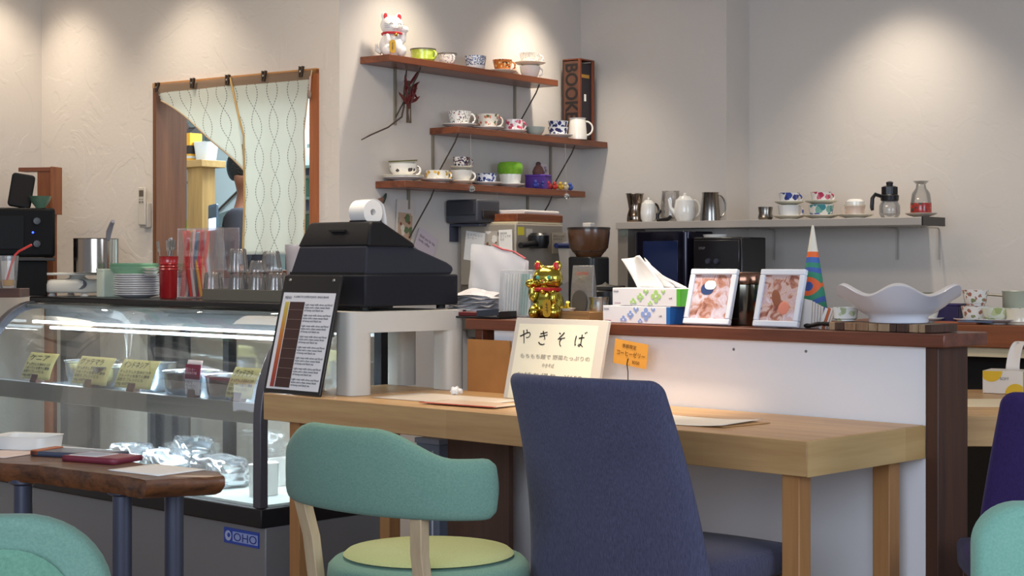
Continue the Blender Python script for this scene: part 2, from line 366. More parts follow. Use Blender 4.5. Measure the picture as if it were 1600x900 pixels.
# remote control holder on the wall
rx = W.at(231, 0)
t = T('remote_control', 'small beige air-conditioner remote in its holder, on the wall left of the hatch', 'remote control', W, rx, 0, W.z(rx, 0, 356))
P('holder', box(B(), -.024, .024, -.024, 0, 0, .10), mat('#b9b0a4', .5), t, bev=.004)
P('remote_body', box(B(), -.021, .021, -.034, -.024, .01, .162), mat('#c4bbae', .45), t, bev=.004)
P('screen', box(B(), -.013, .013, -.0352, -.034, .125, .15), mat('#5f564c', .3), t, bev=.0005)
bm = B(); [box(bm, a, a+.009, -.036, -.034, .1, .106) for a in (-.013, .003)]; [box(bm, a, a+.006, -.036, -.034, .112, .116) for a in (-.011, .003)]
P('button_row', bm, mat('#777067', .5), t)

# ------------------------------------------------------------------ refrigerated display case
CR, CF, CL, CD, CT = -2.036, .096, 1.76, .53, .969
case = T('display_case', 'long refrigerated glass display case with curved front, standing left of the wooden table', 'display case', F, CR, CF, 0)
P('cabinet', box(B(), -CL, 0, .02, CD, .03, .29), mat('#85888c', .45, .2), case, bev=.004)
P('base_frame', box(B(), -CL-.01, .004, 0, CD+.005, .29, .348), mat('#24252a', .4, .4), case, bev=.004)
P('deck', box(B(), -CL+.02, -.02, .03, CD-.02, .348, .356), mat('#d9e2df', .3), case)
def curve(n=14, off=0):
    out = [(off, .35+off*0), (off, .5), (off, .6)]
    for i in range(1, n+1):
        a = PI/2*i/n; out.append((off+(.25-off)*(1-math.cos(a)), .60+(.352-off)*math.sin(a)))
    return out
cv = curve(); ci = curve(off=.03)
for nm, x0, x1 in (('right_end_frame', -.038, 0), ('left_end_frame', -CL, -CL+.038)):
    P(nm, prism(B(), cv+ci[::-1], x0, x1, 'yz'), mat('#5a5b64', .35, .4), case, bev=.003)
P('top_plate', box(B(), -CL-.005, .004, .235, CD+.01, .944, CT), mat('#26262a', .25, .5), case, bev=.005)
P('rear_posts', (lambda b: [box(b, x, x+.035, CD-.04, CD-.005, .356, .944) for x in (-CL, -1.32, -.86, -.40, -.035)] and b)(B()), mat('#2c2d31', .35, .5), case)
for a_, b_ in ((100, 150), (236, 300)): P('rear_panel', box(B(), F.at(a_, CF+CD)-CR, F.at(b_, CF+CD)-CR, CD-.016, CD-.006, .356, .944), mat('#3f3a3c', .5, .2), case)
g = [bm := B()][0]; n = len(cv)
for i in range(n-1):
    (y0, z0), (y1, z1) = cv[i], cv[i+1]; y0 += .012; y1 += .012
    q = [bm.verts.new(p) for p in ((-CL+.03, y0, z0), (-.03, y0, z0), (-.03, y1, z1), (-CL+.03, y1, z1))]; bm.faces.new(q)
bmesh.ops.remove_doubles(bm, verts=bm.verts, dist=1e-5)
CG = glass((.97, .99, .985), .3, .03); solid(P('curved_glass', bm, CG, case, sharp=60), .004)
side = [(y+.01, z) for y, z in ci]+[(CD-.02, .952), (CD-.02, .356)]
for x in (-.016, -CL+.012): P('side_glass', prism(B(), side, x, x+.004, 'yz'), CG, case)
P('rear_glass', box(B(), -CL+.035, -.035, CD-.024, CD-.02, .356, .944), glass((.97, .985, .98), .3, .03), case)
P('shelf', box(B(), -CL+.02, -.02, .035, .44, .628, .632), mat('#8d9aa6', .25, .6), case)
P('shelf_edge', box(B(), -CL+.02, -.02, .028, .036, .602, .664), STEELR, case, bev=.001)
P('price_rail', box(B(), -CL+.02, -.02, .036, .06, .655, .664), mat('#7c8793', .3, .6), case)
P('tube_and_reflection', box(B(), -CL+.05, -.05, .215, .235, .868, .878), emis('#eef6ff', 5), case, bev=.004)
P('light_reflector', prism(B(), [(.20, .925), (.30, .935), (.30, .94), (.20, .94)], -CL+.04, -.04, 'yz'), mat('#8f979c', .35, .6), case)
P('tube_and_reflection', box(B(), -CL+.05, -.05, .29, .305, .842, .853), emis('#dff0ff', 4), case, bev=.004)  # no second tube: glowing strip stands in for the first one's reflection
area('case_lower_tube_light', F.w(CR-CL/2, CF+.16, .605), (math.radians(8), 0, F.a), CL-.1, 6, (.82, .92, 1), .03); P('lower_light_tube', box(B(), -CL+.05, -.05, .05, .065, .610, .622), emis('#dff0ff', 2), case, bev=.003)
cl_ = area('case_tube_light', F.w(CR-CL/2, CF+.27, .838), (math.radians(-8), 0, F.a), CL-.1, 9, (.82, .92, 1), .03); P('lamp_bracket', box(B(), -CL+.04, -.04, .28, .325, .862, .944), mat('#7a8286', .4, .5), case)
P('toe_kick', box(B(), -CL+.03, -.03, .06, CD-.02, 0, .03), BLACKM, case)
sx0, sx1 = F.at(343, CF)-CR, F.at(397, CF)-CR; sz = F.z(CR+sx0, CF, 836)
st = P('maker_badge', box(B(), sx0, sx1, .017, .02, sz-.024, sz+.024), mat('#2c4fb4', .4), case)
P('emblem', lathe(B(), [(0, 0), (.016, 0), (.016, .001), (0, .001)], 24), mat('#b9c6ea', .5), st, loc=(sx0+.024, .016, sz), rot=(PI/2, 0, 0))
P('emblem_eye', lathe(B(), [(0, 0), (.007, 0), (.007, .001), (0, .001)], 16), mat('#2c4fb4', .5), st, loc=(sx0+.028, .0149, sz+.002), rot=(PI/2, 0, 0))
P('badge_field', box(B(), sx0+.046, sx1-.004, .016, .017, sz-.016, sz+.015), mat('#9fb2e6', .5), st)
txt('OHO', .036, mat('#1c3390', .5), st, (sx0+.05, .0155, sz-.013), fit=sx1-sx0-.06)

# bowls, cards, bags in the case
bowlm = mat('#c9cdcf', .24, 1)
BL = [(145, .25, 'leftmost'), (186, .14, 'second from the left'), (298, .15, 'middle'), (366, .13, 'rightmost'), (236, .33, 'rear')]
for i, (px, yo, nm) in enumerate(BL):
    y = CF+yo; x = F.at(px, y); r = .092 if i else .10
    t = T('steel_bowl', 'deep stainless steel bowl on the glass case shelf, the %s one' % nm, 'bowl', F, x, y, .633, group='steel bowls in the display case')
    P('bowl_body', lathe(B(), [(0, 0), (r*.66, 0), (r*.86, .02), (r*.95, .055), (r, .098), (r*1.04, .102), (r*1.04, .105), (r*.99, .103), (r*.93, .055), (r*.84, .022), (r*.6, .004), (0, .004)], 40), bowlm, t)
CARD = mat('#d6cf92', .8); INK = mat('#2a2620', .7); INKL = mat('#6f6850', .8)
cards = [(30, 85, 'ケニア', 0), (107, 176, 'グァテマラ', 0), (176, 243, 'インドネシア', 0), (290, 320, '', 1), (350, 400, 'グァテマラ', 0)]
lbn = ['pale yellow handwritten coffee card, leftmost in the display case', 'pale yellow handwritten coffee card second from the left, by the leftmost steel bowl', 'pale yellow handwritten coffee card in the middle of the display case', 'maroon and white printed card between the yellow cards in the display case', 'pale yellow handwritten coffee card at the right end of the display case']
for i, (a, b, tx, red) in enumerate(cards):
    y = CF+.046; x0, x1 = F.at(a, y), F.at(b, y); w = (x1-x0)*.82; hh = .102 if not red else .112
    t = T('coffee_card', lbn[i], 'card', F, (x0+x1)/2, y, .664, tilt=-.42 if not red else -.1, rz=rnd.uniform(-.05, .05), group=None if red else 'handwritten coffee cards')
    bw = .028
    P('card_holder', box(B(), -bw, bw*.5, -.014, .012, -.004, .026), wood('#4a2f22', '#6d4632', 'x', 2, .6), t, bev=.002)
    def cf(u, v, w=w, hh=hh): return (-w/2+w*u, -.010-.006*math.sin(v*PI), .008+hh*v)
    s = P('card_sheet', grid(B(), 6, 8, cf), CARD if not red else mat('#d8d2d8', .7), t); solid(s, .0006)
    if not red:
        txt(tx, .028, INK, t, (-w/2+.012, -.0158, .008+hh*.70), 'title_writing', rot=(PI/2-.12, 0, 0), fit=w*.66)
        txt('\n'.join(['すっきりした甘みとコク', 'フルーティな香りと酸味', '深煎り ブレンドにも', '100g 600円'][:4]), .0125, INK, t, (-w/2+.008, -.0172, .008+hh*.50), 'small_writing', rot=(PI/2, 0, 0), fit=w*.86, spacing=1.15)
    else:
        P('maroon_field', box(B(), -w/2, w/2, -.0185, -.016, .058, .106), mat('#84324a', .6), t)
        txt('限定コーヒー\n本日のおすすめ', .011, mat('#d7b7c4', .6), t, (-w/2+.004, -.0225, .085), 'title_writing', fit=w*.8)
        txt('香り豊かな\nスペシャルティ\nコーヒーです', .010, mat('#55484f', .6), t, (-w/2+.004, -.0225, .044), 'small_writing', fit=w*.8)
def foil(name, px, yo, sx, sy, sz, label, seed):
    y = CF+yo; t = T(name, label, 'bag', F, F.at(px, y), y, .357, rz=rnd.uniform(-.4, .4), group='foil coffee bags'); r = random.Random(seed); bm = B()
    bmesh.ops.create_icosphere(bm, subdivisions=4, radius=1)
    for v in bm.verts:
        p = v.co.copy(); q = Vector((math.copysign(abs(p.x)**.45, p.x), math.copysign(abs(p.y)**.5, p.y), math.copysign(abs(p.z)**.6, p.z)))
        k = 1+.10*math.sin(p.x*7+seed)*math.sin(p.y*9+seed*2)+.06*math.sin(p.z*17+p.x*13+seed)+r.uniform(-.035, .035)
        v.co = (q.x*sx*k, q.y*sy*k, max(0, q.z*sz*k+sz)*(1-.25*abs(q.x)**3))
    P('bag_body', bm, mat('#e6eaee', .27, .92), t, sharp=180 if seed % 2 else 14)
    P('folded_seal', prism(B(), [(-sx*.9, sz*1.7), (sx*.7, sz*1.85), (sx*.72, sz*2.05), (-sx*.85, sz*1.95)], -.01, .004), mat('#dfe3e6', .2, 1), t)
foil('foil_coffee_bag', 205, .22, .085, .07, .05, 'crumpled silver foil bag at the left of the bottom deck of the case', 1)
foil('foil_coffee_bag', 262, .16, .10, .08, .055, 'big crinkled silver foil bag in the middle of the bottom deck', 3)
foil('foil_coffee_bag', 345, .20, .085, .08, .05, 'dull silver foil bag at the right of the bottom deck', 5)
foil('foil_coffee_bag', 300, .38, .10, .07, .06, 'silver foil bag lying behind the other foil bags', 7)
def tray(px, y, w, d, h, z, label, m, cat='tray', nm='plastic_tray', fr=F, rz=0):
    t = T(nm, label, cat, fr, fr.at(px, y), y, z, rz=rz); bm = B(); t_ = .004
    prism(bm, rrect(w, d, .02), 0, t_, 'xy')
    for f in list(bm.faces): pass
    P('tray_base', bm, m, t)
    o, n = rrect(w, d, .02), rrect(w-.008, d-.008, .017); bm = B(); k = len(o)
    def vv(p, z): return bm.verts.new((p[0], p[1], z))
    rings = [[vv(p, .0) for p in o], [vv((p[0]*1.05, p[1]*1.05), h) for p in o], [vv((p[0]*1.08, p[1]*1.08), h+.002) for p in o], [vv(p, h) for p in n], [vv(p, t_) for p in n]]
    for a, b in zip(rings, rings[1:]):
        for i in range(k): bm.faces.new([a[i], a[(i+1) % k], b[(i+1) % k], b[i]])
    P('tray_rim', bm, m, t); return t
tray(412, CF+.16, .045, .10, .10, .357, 'narrow white plastic container at the right end of the bottom deck', WHITEP, 'container')
tray(438, CF+.36, .07, .10, .085, .357, 'white plastic container behind the narrow one at the case right end', WHITEP, 'container')

# ------------------------------------------------------------------ maple table and half-height bar
TL, TD, TZ = 1.896, .488, .716
table = T('wooden_table', 'long light maple table with thick apron edge, against the white half wall', 'table', F, 0, 0, 0)
P('tabletop', box(B(), -TL, 0, 0, TD, TZ-.078, TZ), MAPLE, table, bev=.002, seg=1)
P('end_board', box(B(), 0, .003, .0, TD, TZ-.078, TZ-.001), MAPLEY, table)
for x, y in ((-.085, .028), (-.085, TD-.09), (F.at(452, .03), .03), (F.at(593, TD-.09), TD-.09)):
    P('leg', box(B(), x, x+.046, y, y+.046, 0, TZ-.078), MAPLEZ, table, bev=.002, seg=1)
PY = .49
bar = T('bar_counter', 'white half-height bar wall with dark wood top and end posts, behind the maple table', 'bar', F, 0, PY, 0)
BX0, BX1 = -1.52, .002
P('wall_panel', box(B(), BX0+.09, BX1, .004, .13, 0, .90), plaster('#ebebee', .08), bar)
P('end_post', box(B(), BX1, BX1+.034, 0, .14, 0, .90), wood('#35201a', '#54321f', 'z', 1, .5), bar, bev=.002)
P('left_post', box(B(), BX0+.012, BX0+.045, .0, .14, TZ+.001, .90), REDWOOD, bar, bev=.002)
P('bar_top', box(B(), BX0-.01, BX1+.06, -.018, .19, .90, .932), REDWOOD, bar, bev=.003)
for px, py in ((1145, 546), (1258, 549)):
    x = F.at(px, PY); P('screw_head', lathe(B(), [(0, 0), (.004, 0), (.003, .002), (0, .002)], 12), STEELR, bar, loc=(x, .004, F.z(x, PY, py)), rot=(PI/2, 0, 0))
BZ = .932
x0 = F.at(731, PY-.012); x1 = F.at(797, PY-.012)
t = T('kraft_board', 'plain brown cardboard sheet standing on the table against the bar', 'board', F, x0, PY-.008, TZ, tilt=0)
P('cardboard_sheet', box(B(), 0, x1-x0, -.006, 0, 0, .155), mat('#a8743f', .8, var=.08), t)
x0 = F.at(700, .40); x1 = F.at(795, .40)
t = T('under_table_panel', 'brown wooden board standing upright under the table', 'board', F, x0, .40, .0)
P('upright_board', box(B(), 0, x1-x0, 0, .018, 0, .60), wood('#4f3a2e', '#66493a', 'z', 1, .6), t)
t = T('storage_box', 'bluish grey box standing under the table behind the green chair', 'box', F, F.at(668, .38), .38, 0)
P('box_body', box(B(), -.05, .05, 0, .09, 0, .56), mat('#6a7488', .5), t, bev=.003)
bm = B(); [box(bm, a, a+.006, -.002, 0, .05, .54) for a in (-.03, -.005, .02)]; P('stripes', bm, mat('#c5ccd8', .5), t)
P('box_lid', box(B(), -.053, .053, -.003, .093, .56, .575), mat('#8a93a5', .5), t)

# ------------------------------------------------------------------ chairs
MINT = fabric('#62877a', '#7b9c8e', 700); MINT2 = fabric('#74a999', '#8dbdad', 700); BEECH = wood('#b79f7e', '#cdb795', 'z', 1.5, .5)
def loftring(bm, rings, cap=True):
    R = [[bm.verts.new(p) for p in r] for r in rings]; k = len(R[0])
    for a, b in zip(R, R[1:]):
        for i in range(k): bm.faces.new([a[i], a[(i+1) % k], b[(i+1) % k], b[i]])
    if cap: bm.faces.new(R[0][::-1]); bm.faces.new(R[-1])
    return bm
def sect(cx_, cy_, nx, ny, z0, z1, th, n=20):
    out = []
    for i in range(n):
        a = 2*PI*i/n; c, s = math.cos(a), math.sin(a); q = th/2*math.copysign(abs(c)**.7, c); h = (z1-z0)/2*math.copysign(abs(s)**.45, s)
        out.append((cx_+nx*q, cy_+ny*q, (z0+z1)/2+h))
    return out
gx, gy = -.661, -.743
ch = T('green_chair', 'low mint green upholstered chair with curved wraparound back and beech legs, at the table', 'chair', F, gx, gy, 0)
rings = []; N = 44; A_, B_ = .30, .16
for i in range(N+1):
    u = -1+2*i/N; th = u*math.radians(90); x = A_*math.sin(th); y = B_*(1-math.cos(th)); nx, ny = math.sin(th)/A_, -math.cos(th)/B_; l = math.hypot(nx, ny); nx /= l; ny /= l
    au = abs(math.degrees(th)); cr = .757 if au < 18 else .757-.056*(0.5-0.5*math.cos(PI*min(1, (au-18)/42)))
    e = min(1, (1-abs(u))/.13); e = math.sqrt(max(0, 1-(1-e)**2)); mid = (.575+cr)/2; hh = (cr-.575)/2*(.25+.75*e)
    rings.append(sect(x, y, nx, ny, mid-hh, mid+hh, .038*(.3+.7*e)))
P('backrest', loftring(B(), rings), MINT, ch, sharp=75)
def seat_bm(a, b, z, h, cy_=.24):
    return lathe(B(), [(0, z-h), (.9, z-h), (.98, z-h+.015), (1.0, z-h*.5), (.985, z-.016), (.93, z-.004), (.7, z+.004), (0, z+.010)], 48, 0, 0)
bm = seat_bm(.25, .24, .452, .085)
for v in bm.verts: v.co.x *= .225; v.co.y = v.co.y*.225+.25
P('seat', bm, MINT, ch, sharp=60)
bm = lathe(B(), [(0, .45), (.78, .455), (.84, .458), (.80, .466), (.4, .470), (0, .471)], 48)
for v in bm.verts: v.co.x *= .225; v.co.y = v.co.y*.225+.25
P('lit_seat_top', bm, fabric('#a3ab78', '#b6be8a', 700), ch, sharp=60, label='seat top with warm light painted in yellow-green')  # same mint fabric, recoloured yellow-green for warm light from above
for sx in (-1, 1):
    pts = [(sx*.19, .045, .585), (sx*.175, .06, .50), (sx*.175, .075, .40), (sx*.19, .05, .2), (sx*.20, .03, 0)]
    bm = B(); loftring(bm, [[(x+a*.017, y+b*.012, z) for a, b in ((-1, -1), (1, -1), (1, 1), (-1, 1))] for x, y, z in pts]); P('rear_leg', bm, BEECH, ch, bev=.002)
    pts = [(sx*.17, .40, .38), (sx*.19, .43, 0)]
    bm = B(); loftring(bm, [[(x+a*.016, y+b*.014, z) for a, b in ((-1, -1), (1, -1), (1, 1), (-1, 1))] for x, y, z in pts]); P('front_leg', bm, BEECH, ch, bev=.002)
P('seat_rail', box(B(), -.17, .17, .07, .42, .345, .37), BEECH, ch, bev=.004)

def high_back(name, label, fr, x, y, rz, fab, wt=.20, wb=.245, ztop=.852, lean=.28, gap=0):
    t = T(name, label, 'chair', fr, x, y, 0, rz=rz); rings = []; n = 26; z0 = .40+gap
    for i in range(n+1):
        v = i/20*.945 if i <= 20 else .945+.055*math.sin((i-20)/6*PI/2); z = z0+(ztop-z0)*v; w = wb+(wt-wb)*v**.8; th = .05-.012*v; e = 1
        dz = ztop-z
        if dz < .025: e = math.sqrt(max(0.0, 1-((.025-dz)/.025)**2)); 
        w2 = w-.024*(1-e); th2 = th*(.15+.85*e); yy = -lean*(z-.45)+.02*math.sin(v*PI)
        out = []
        for k in range(32):
            a = 2*PI*k/32; c, s = math.cos(a), math.sin(a)
            X = w2*math.copysign(abs(c)**.28, c); out.append((X, yy-.03*(1-(X/w)**2)*1+th2*.5*math.copysign(abs(s)**.8, s), z))
        rings.append(out)
    # finer top cap rings
    P('backrest', loftring(B(), rings), fab, t, sharp=70)
    bm = lathe(B(), [(0, .40), (.93, .40), (1, .415), (1, .45), (.96, .465), (.6, .475), (0, .478)], 48, rf=lambda a, z: 1/max(abs(math.cos(a)), abs(math.sin(a)))**.72)
    for v in bm.verts: v.co.x *= .20; v.co.y = v.co.y*.20+.24
    P('seat', bm, fab, t, sharp=60)
    for sx in (-1, 1):
        for y0, y1 in ((.09, .03), (.40, .43)): P('leg', loftring(B(), [[(sx*q+a*.014, yy+b*.014, z) for a, b in ((-1, -1), (1, -1), (1, 1), (-1, 1))] for q, yy, z in ((.16, y0, .40), (.18, y1, 0))]), DARKW, t, bev=.002)
    return t
NAVY = fabric('#3b3b50', '#5a5b74', 420, streak=(3, 3, .35)); PURP = fabric('#2b1f48', '#3c2c60', 420, streak=(3, 3, .4))
high_back('blue_chair', 'dark blue woven fabric chair with tall flared back, pushed up to the table', F, -.283, -.30, .06, NAVY, ztop=.862)
pc = high_back('purple_chair', 'deep purple fabric chair with tall back at the right-hand table', G, 1.185, 3.42, -.06, PURP, ztop=.842)

def round_back(label, fr, x, y, rz, cr, w, th, fab, ztop, lean=.1, pad=True):
    t = T('round_backed_chair', label, 'chair', fr, x, y, 0, rz=rz, group=None); o = rrect(w, .30, cr, 10); rings = []
    for q, yy in ((.90, -.5), (.97, -.42), (1.0, -.2), (1.0, .2), (.97, .42), (.90, .5)):
        rings.append([(p[0]*(1-(1-q)*.6), yy*th+(-.05*(p[0]/(w/2))**2*-1), (ztop-.15)+p[1]*(1-(1-q)*.9)) for p in o])
    P('backrest', loftring(B(), rings), fab, t, sharp=60)
    o2 = rrect(w-.09, .22, max(.03, cr-.03), 8); rg = []
    for q, yy in ((1, -.49), (.98, -.53), (.9, -.56)): rg.append([(p[0]*q, yy*th+(.05*(p[0]/(w/2))**2), (ztop-.155)+p[1]*q) for p in o2])
    if pad: P('back_pad', loftring(B(), rg), fabric('#5c8672', '#74a08a', 500), t, sharp=70)
    bm = lathe(B(), [(0, .38), (.92, .38), (1, .40), (1, .44), (.9, .455), (0, .46)], 40)
    for v in bm.verts: v.co.x *= .22; v.co.y = v.co.y*.21+.25
    P('seat', bm, fab, t)
    for sx in (-1, 1):
        P('back_post', tube(B(), [(sx*.12, .0, .62), (sx*.13, .03, .42)], .014), BEECH, t)
        for yy in (.1, .4): P('leg', tube(B(), [(sx*.15, yy, .39), (sx*.18, yy, 0)], .015), BEECH, t)
    return t
round_back('mint green chair with padded round-cornered back, before the rough wooden slab table', G, -.775, 2.35, .10, .125, .40, .05, MINT, .742)
round_back('pale mint chair with rounded back, before the purple chair at the right edge', G, .905, 2.50, -.1, .07, .40, .085, MINT2, .735, pad=False)

# ------------------------------------------------------------------ live-edge slab table at the lower left
SZ = .665
def onz(px, py, z): Y = FL*(CAMH-z)/(py-HZ); return Vector(((px-800)/FL*Y, Y))
edge = [(229, 750), (300, 747), (352, 744), (345, 737), (300, 733), (237, 727), (150, 712), (60, 698), (-40, 687), (-160, 672), (-230, 690), (-150, 708), (-60, 717), (10, 724), (60, 727), (120, 735), (180, 742)]
c0 = onz(60, 715, SZ); pts = [onz(a, b, SZ)-c0 for a, b in edge]
t = T('slab_table', 'rough live-edge wooden slab table on dark metal pipe legs, before the display case', 'table', G, c0.x, c0.y, 0)
fine = []
for i, p in enumerate(pts):
    q = pts[(i+1) % len(pts)]
    for k in range(5): v = p.lerp(q, k/5); fine.append(Vector((v.x, v.y))+Vector((rnd.uniform(-.0025, .0025), rnd.uniform(-.0025, .0025))))
cen = sum(fine, Vector((0, 0)))/len(fine)
rings = []
for z, k in ((SZ-.04, .94), (SZ-.034, .975), (SZ-.02, 1.0), (SZ-.006, 1.0), (SZ, .992)): rings.append([((cen+(p-cen)*(k+rnd.uniform(-.004, .004))).x, (cen+(p-cen)*(k+rnd.uniform(-.006, .006))).y, z) for p in fine])
P('slab_top', loftring(B(), rings), wood('#2e1a10', '#7a4a28', 'x', 1.6, .45, .2), t, sharp=50)
for px, py in ((191, 737), (272, 733), (36, 722), (-100, 712)):
    q = onz(px, py, SZ)-c0; P('leg', lathe(B(), [(0, 0), (.02, 0), (.02, SZ-.05), (.03, SZ-.045), (.03, SZ-.036), (0, SZ-.036)], 20, q.x, q.y), DKMETAL, t)
def sheet(name, label, cat, px, py, w, d, rz, m, z=SZ, fr=G, h=.0012, curl=0, group=None):
    q = onz(px, py, z); t = T(name, label, cat, G, q.x, q.y, z+.0006, rz=rz, group=group)
    s = P('paper', grid(B(), 8, 6, lambda u, v: (-w/2+w*u, -d/2+d*v, curl*((2*u-1)**4)*.5+h/2)), m, t); solid(s, h, 0); return t
sheet('menu_sheet', 'white paper sheet at the right end of the slab table', 'paper', 245, 735, .16, .13, -.65, PAPER)
sheet('menu_sheet', 'pinkish paper sheet at the left edge of the slab table', 'paper', 12, 709, .12, .14, -.5, mat('#e3cfc4', .8))
sheet('menu_sheet', 'pale sheet lying behind the booklets on the slab table', 'paper', 92, 703, .17, .10, -.5, mat('#d5dbe4', .6))
t = sheet('menu_booklet', 'dark red booklet with a small photo on its cover, on the slab table', 'booklet', 160, 720, .15, .09, -.5, mat('#7d3040', .5), h=.012)
P('cover_photo', box(B(), -.06, .01, -.03, .03, .0122, .0132), mat('#9aa3b4', .5, var=.3), t); P('photo_edge', box(B(), -.065, .015, -.035, .035, .0120, .0126), PAPER, t)
t = sheet('menu_booklet', 'booklet with an orange spine behind the red booklet on the slab table', 'booklet', 125, 712, .20, .09, -.4, mat('#474e60', .35), h=.010)
P('spine', box(B(), -.103, -.08, -.045, .045, 0, .0125), mat('#a85c34', .5), t, bev=.002)
q = onz(42, 700, SZ); t = tray(42, q.y, .14, .10, .028, SZ+.001, 'white plastic tray at the back of the slab table', WHITEP, fr=G, rz=-.3)

# ------------------------------------------------------------------ register on its riser
RZ = .958
rs = T('register_riser', 'light grey plastic riser stand with four thick legs, carrying the cash register', 'stand', F, -1.609, .088, TZ+.001, rz=-.1)
RWX, RWY, RH = .32, .425, RZ-TZ-.002; RP = mat('#c9c6be', .45)
P('riser_top', prism(B(), [(x-RWX/2, y+RWY/2) for x, y in rrect(RWX, RWY, .024)], RH-.06, RH, 'xy'), RP, rs)
for cx_, cy_ in ((-.042, .042), (-.042, RWY-.035), (-RWX+.042, .042), (-RWX+.042, RWY-.035)):
    P('leg', prism(B(), rrect(.084, .084 if cy_ < .1 else .07, .024, 5, cx_, cy_), 0, RH-.06, 'xy'), RP, rs)
rg = T('cash_register', 'dark grey cash register with paper roll on top, on the light grey riser', 'cash register', F, -1.632, .165, RZ+.001)
DK1 = mat('#1d1f27', .5, bmp=(900, .15, .0006), spec=.2); DK2 = mat('#2c2e38', .5, bmp=(900, .2, .0006), spec=.2); DK3 = mat('#1a1a1d', .48, bmp=(900, .2, .0006), spec=.2)
RX, RY = .365, .378
P('cash_drawer', box(B(), -RX, 0, 0, RY, .012, .105), DK1, rg, bev=.006)
for a, b in ((-.03, .02), (-.03, RY-.05), (-RX+.03, .02), (-RX+.03, RY-.05)): P('foot', lathe(B(), [(0, 0), (.014, 0), (.014, .013), (0, .013)], 16, a-.012, b+.015), BLACKM, rg)
def taper(prof, xa, xb, inset, zt, zb):
    bm = B(); L, R = [], []
    for y, z in prof:
        k = (z-zb)/(zt-zb)*inset; L.append(bm.verts.new((xa+k, y, z))); R.append(bm.verts.new((xb-k*.35, y, z)))
    n = len(prof); bm.faces.new(L); bm.faces.new(R[::-1])
    for i in range(n): bm.faces.new([L[i], R[i], R[(i+1) % n], L[(i+1) % n]])
    return bm
P('hood', taper([(.006, .105), (.02, .19), (.16, .196), (.21, .186), (.34, .142), (.362, .13), (.366, .118), (.355, .105)], -RX+.01, -.006, .05, .26, .105), DK2, rg, bev=.008, seg=3)
P('printer_cover', taper([(.020, .188), (.035, .252), (.045, .262), (.085, .262), (.20, .200), (.21, .186)], -RX+.028, -.008, .035, .262, .188), DK3, rg, bev=.007, seg=3)
P('drawer_gap', box(B(), -RX+.012, -.008, .004, RY-.03, .104, .112), BLACKM, rg)
P('slot', box(B(), -.19, -.12, .022, .032, .232, .238), BLACKM, rg)
P('keypad', prism(B(), [(.215, .187), (.33, .149), (.333, .153), (.218, .191)], -RX+.06, -.05, 'yz'), mat('#55585f', .5), rg)
q = Vector((-.095, .085, .290))
roll = P('paper_roll', lathe(B(), [(.010, -.034), (.037, -.034), (.037, .034), (.010, .034), (.010, -.034)], 32), PAPER, rg, loc=q, rot=(0, PI/2, 0))
bm = grid(B(), 22, 1, lambda u, v: (q.x-.034+.068*v, q.y+.040*math.sin(.2+u*1.9)+.035*max(0, u-.4), q.z+.040*math.cos(.2+u*1.4)-.10*max(0, u-.5)**1.2*1.6))
solid(P('paper_strip', bm, PAPER, rg), .0005)
P('roll_cradle', box(B(), q.x-.034, q.x+.034, .05, .12, .255, .266), DK3, rg, bev=.002)

# menu clipboard
def lean_board(name, label, cat, fr, x0, x1, y, z, h, tilt, th, m, rz=0):
    t = T(name, label, cat, fr, x0, y, z, tilt=-tilt, rz=rz); w = x1-x0
    P('backing', prism(B(), rrect(w, h, .004, 3, w/2, h/2), 0, th, 'xz'), m, t, bev=.001, seg=1); return t, w
t, w = lean_board('menu_holder', 'black framed roast colour chart menu leaning against the register riser', 'menu', F, -1.905, -1.645, .006, TZ+.003, .352, .235, .008, BLACKP)
P('white_page', box(B(), .012, w-.01, -.0012, 0, .012, .300), mat('#e6e6ea', .4), t)
bm = B(); n = 40; cols = ['#c9b33f', '#c78a34', '#b85a2e', '#a33a28', '#8f2f28']
cm, tt, bb, oo = nt('roast_gradient'); tc = tt.nodes.new('ShaderNodeTexCoord'); sp = tt.nodes.new('ShaderNodeSeparateXYZ'); tt.links.new(tc.outputs['Object'], sp.inputs[0])
tt.links.new(ramp(tt, math2(tt, 'DIVIDE', sp.outputs[2], .30), [(0, '#8f3030'), (.3, '#b04c2c'), (.6, '#c57a30'), (.85, '#c9b04a'), (1, '#d8cf70')]), bb.inputs['Base Color'])
P('colour_scale', box(B(), .028, .046, -.002, -.0012, .018, .272), cm, t)
P('brown_column', box(B(), .050, .118, -.002, -.0012, .018, .272), mat('#3e2320', .5), t)
WT = mat('#9b8478', .6)
for i in range(8): P('column_line', box(B(), .052, .116, -.0026, -.002, .045+i*.029, .0458+i*.029), WT, t)
GR = mat('#55555c', .6)
txt('MENU', .012, GR, t, (.022, -.0016, .281), 'heading_writing', fit=.03); txt('A GUIDE TO COFFEE ROASTS  SINGLE BEANS', .008, GR, t, (.062, -.0016, .285), 'heading_writing', fit=.16)
for i in range(8): txt('Light roast with citrus and floral\nnotes and a clean sweet finish\nof honey and black tea', .0085, GR, t, (.122, -.0016, .262-i*.0315), 'column_writing', fit=w-.138)
for x in (.03, w-.03): P('stud', lathe(B(), [(0, 0), (.005, 0), (.004, .003), (0, .003)], 12), STEEL, t, loc=(x, 0, .338), rot=(PI/2, 0, 0))

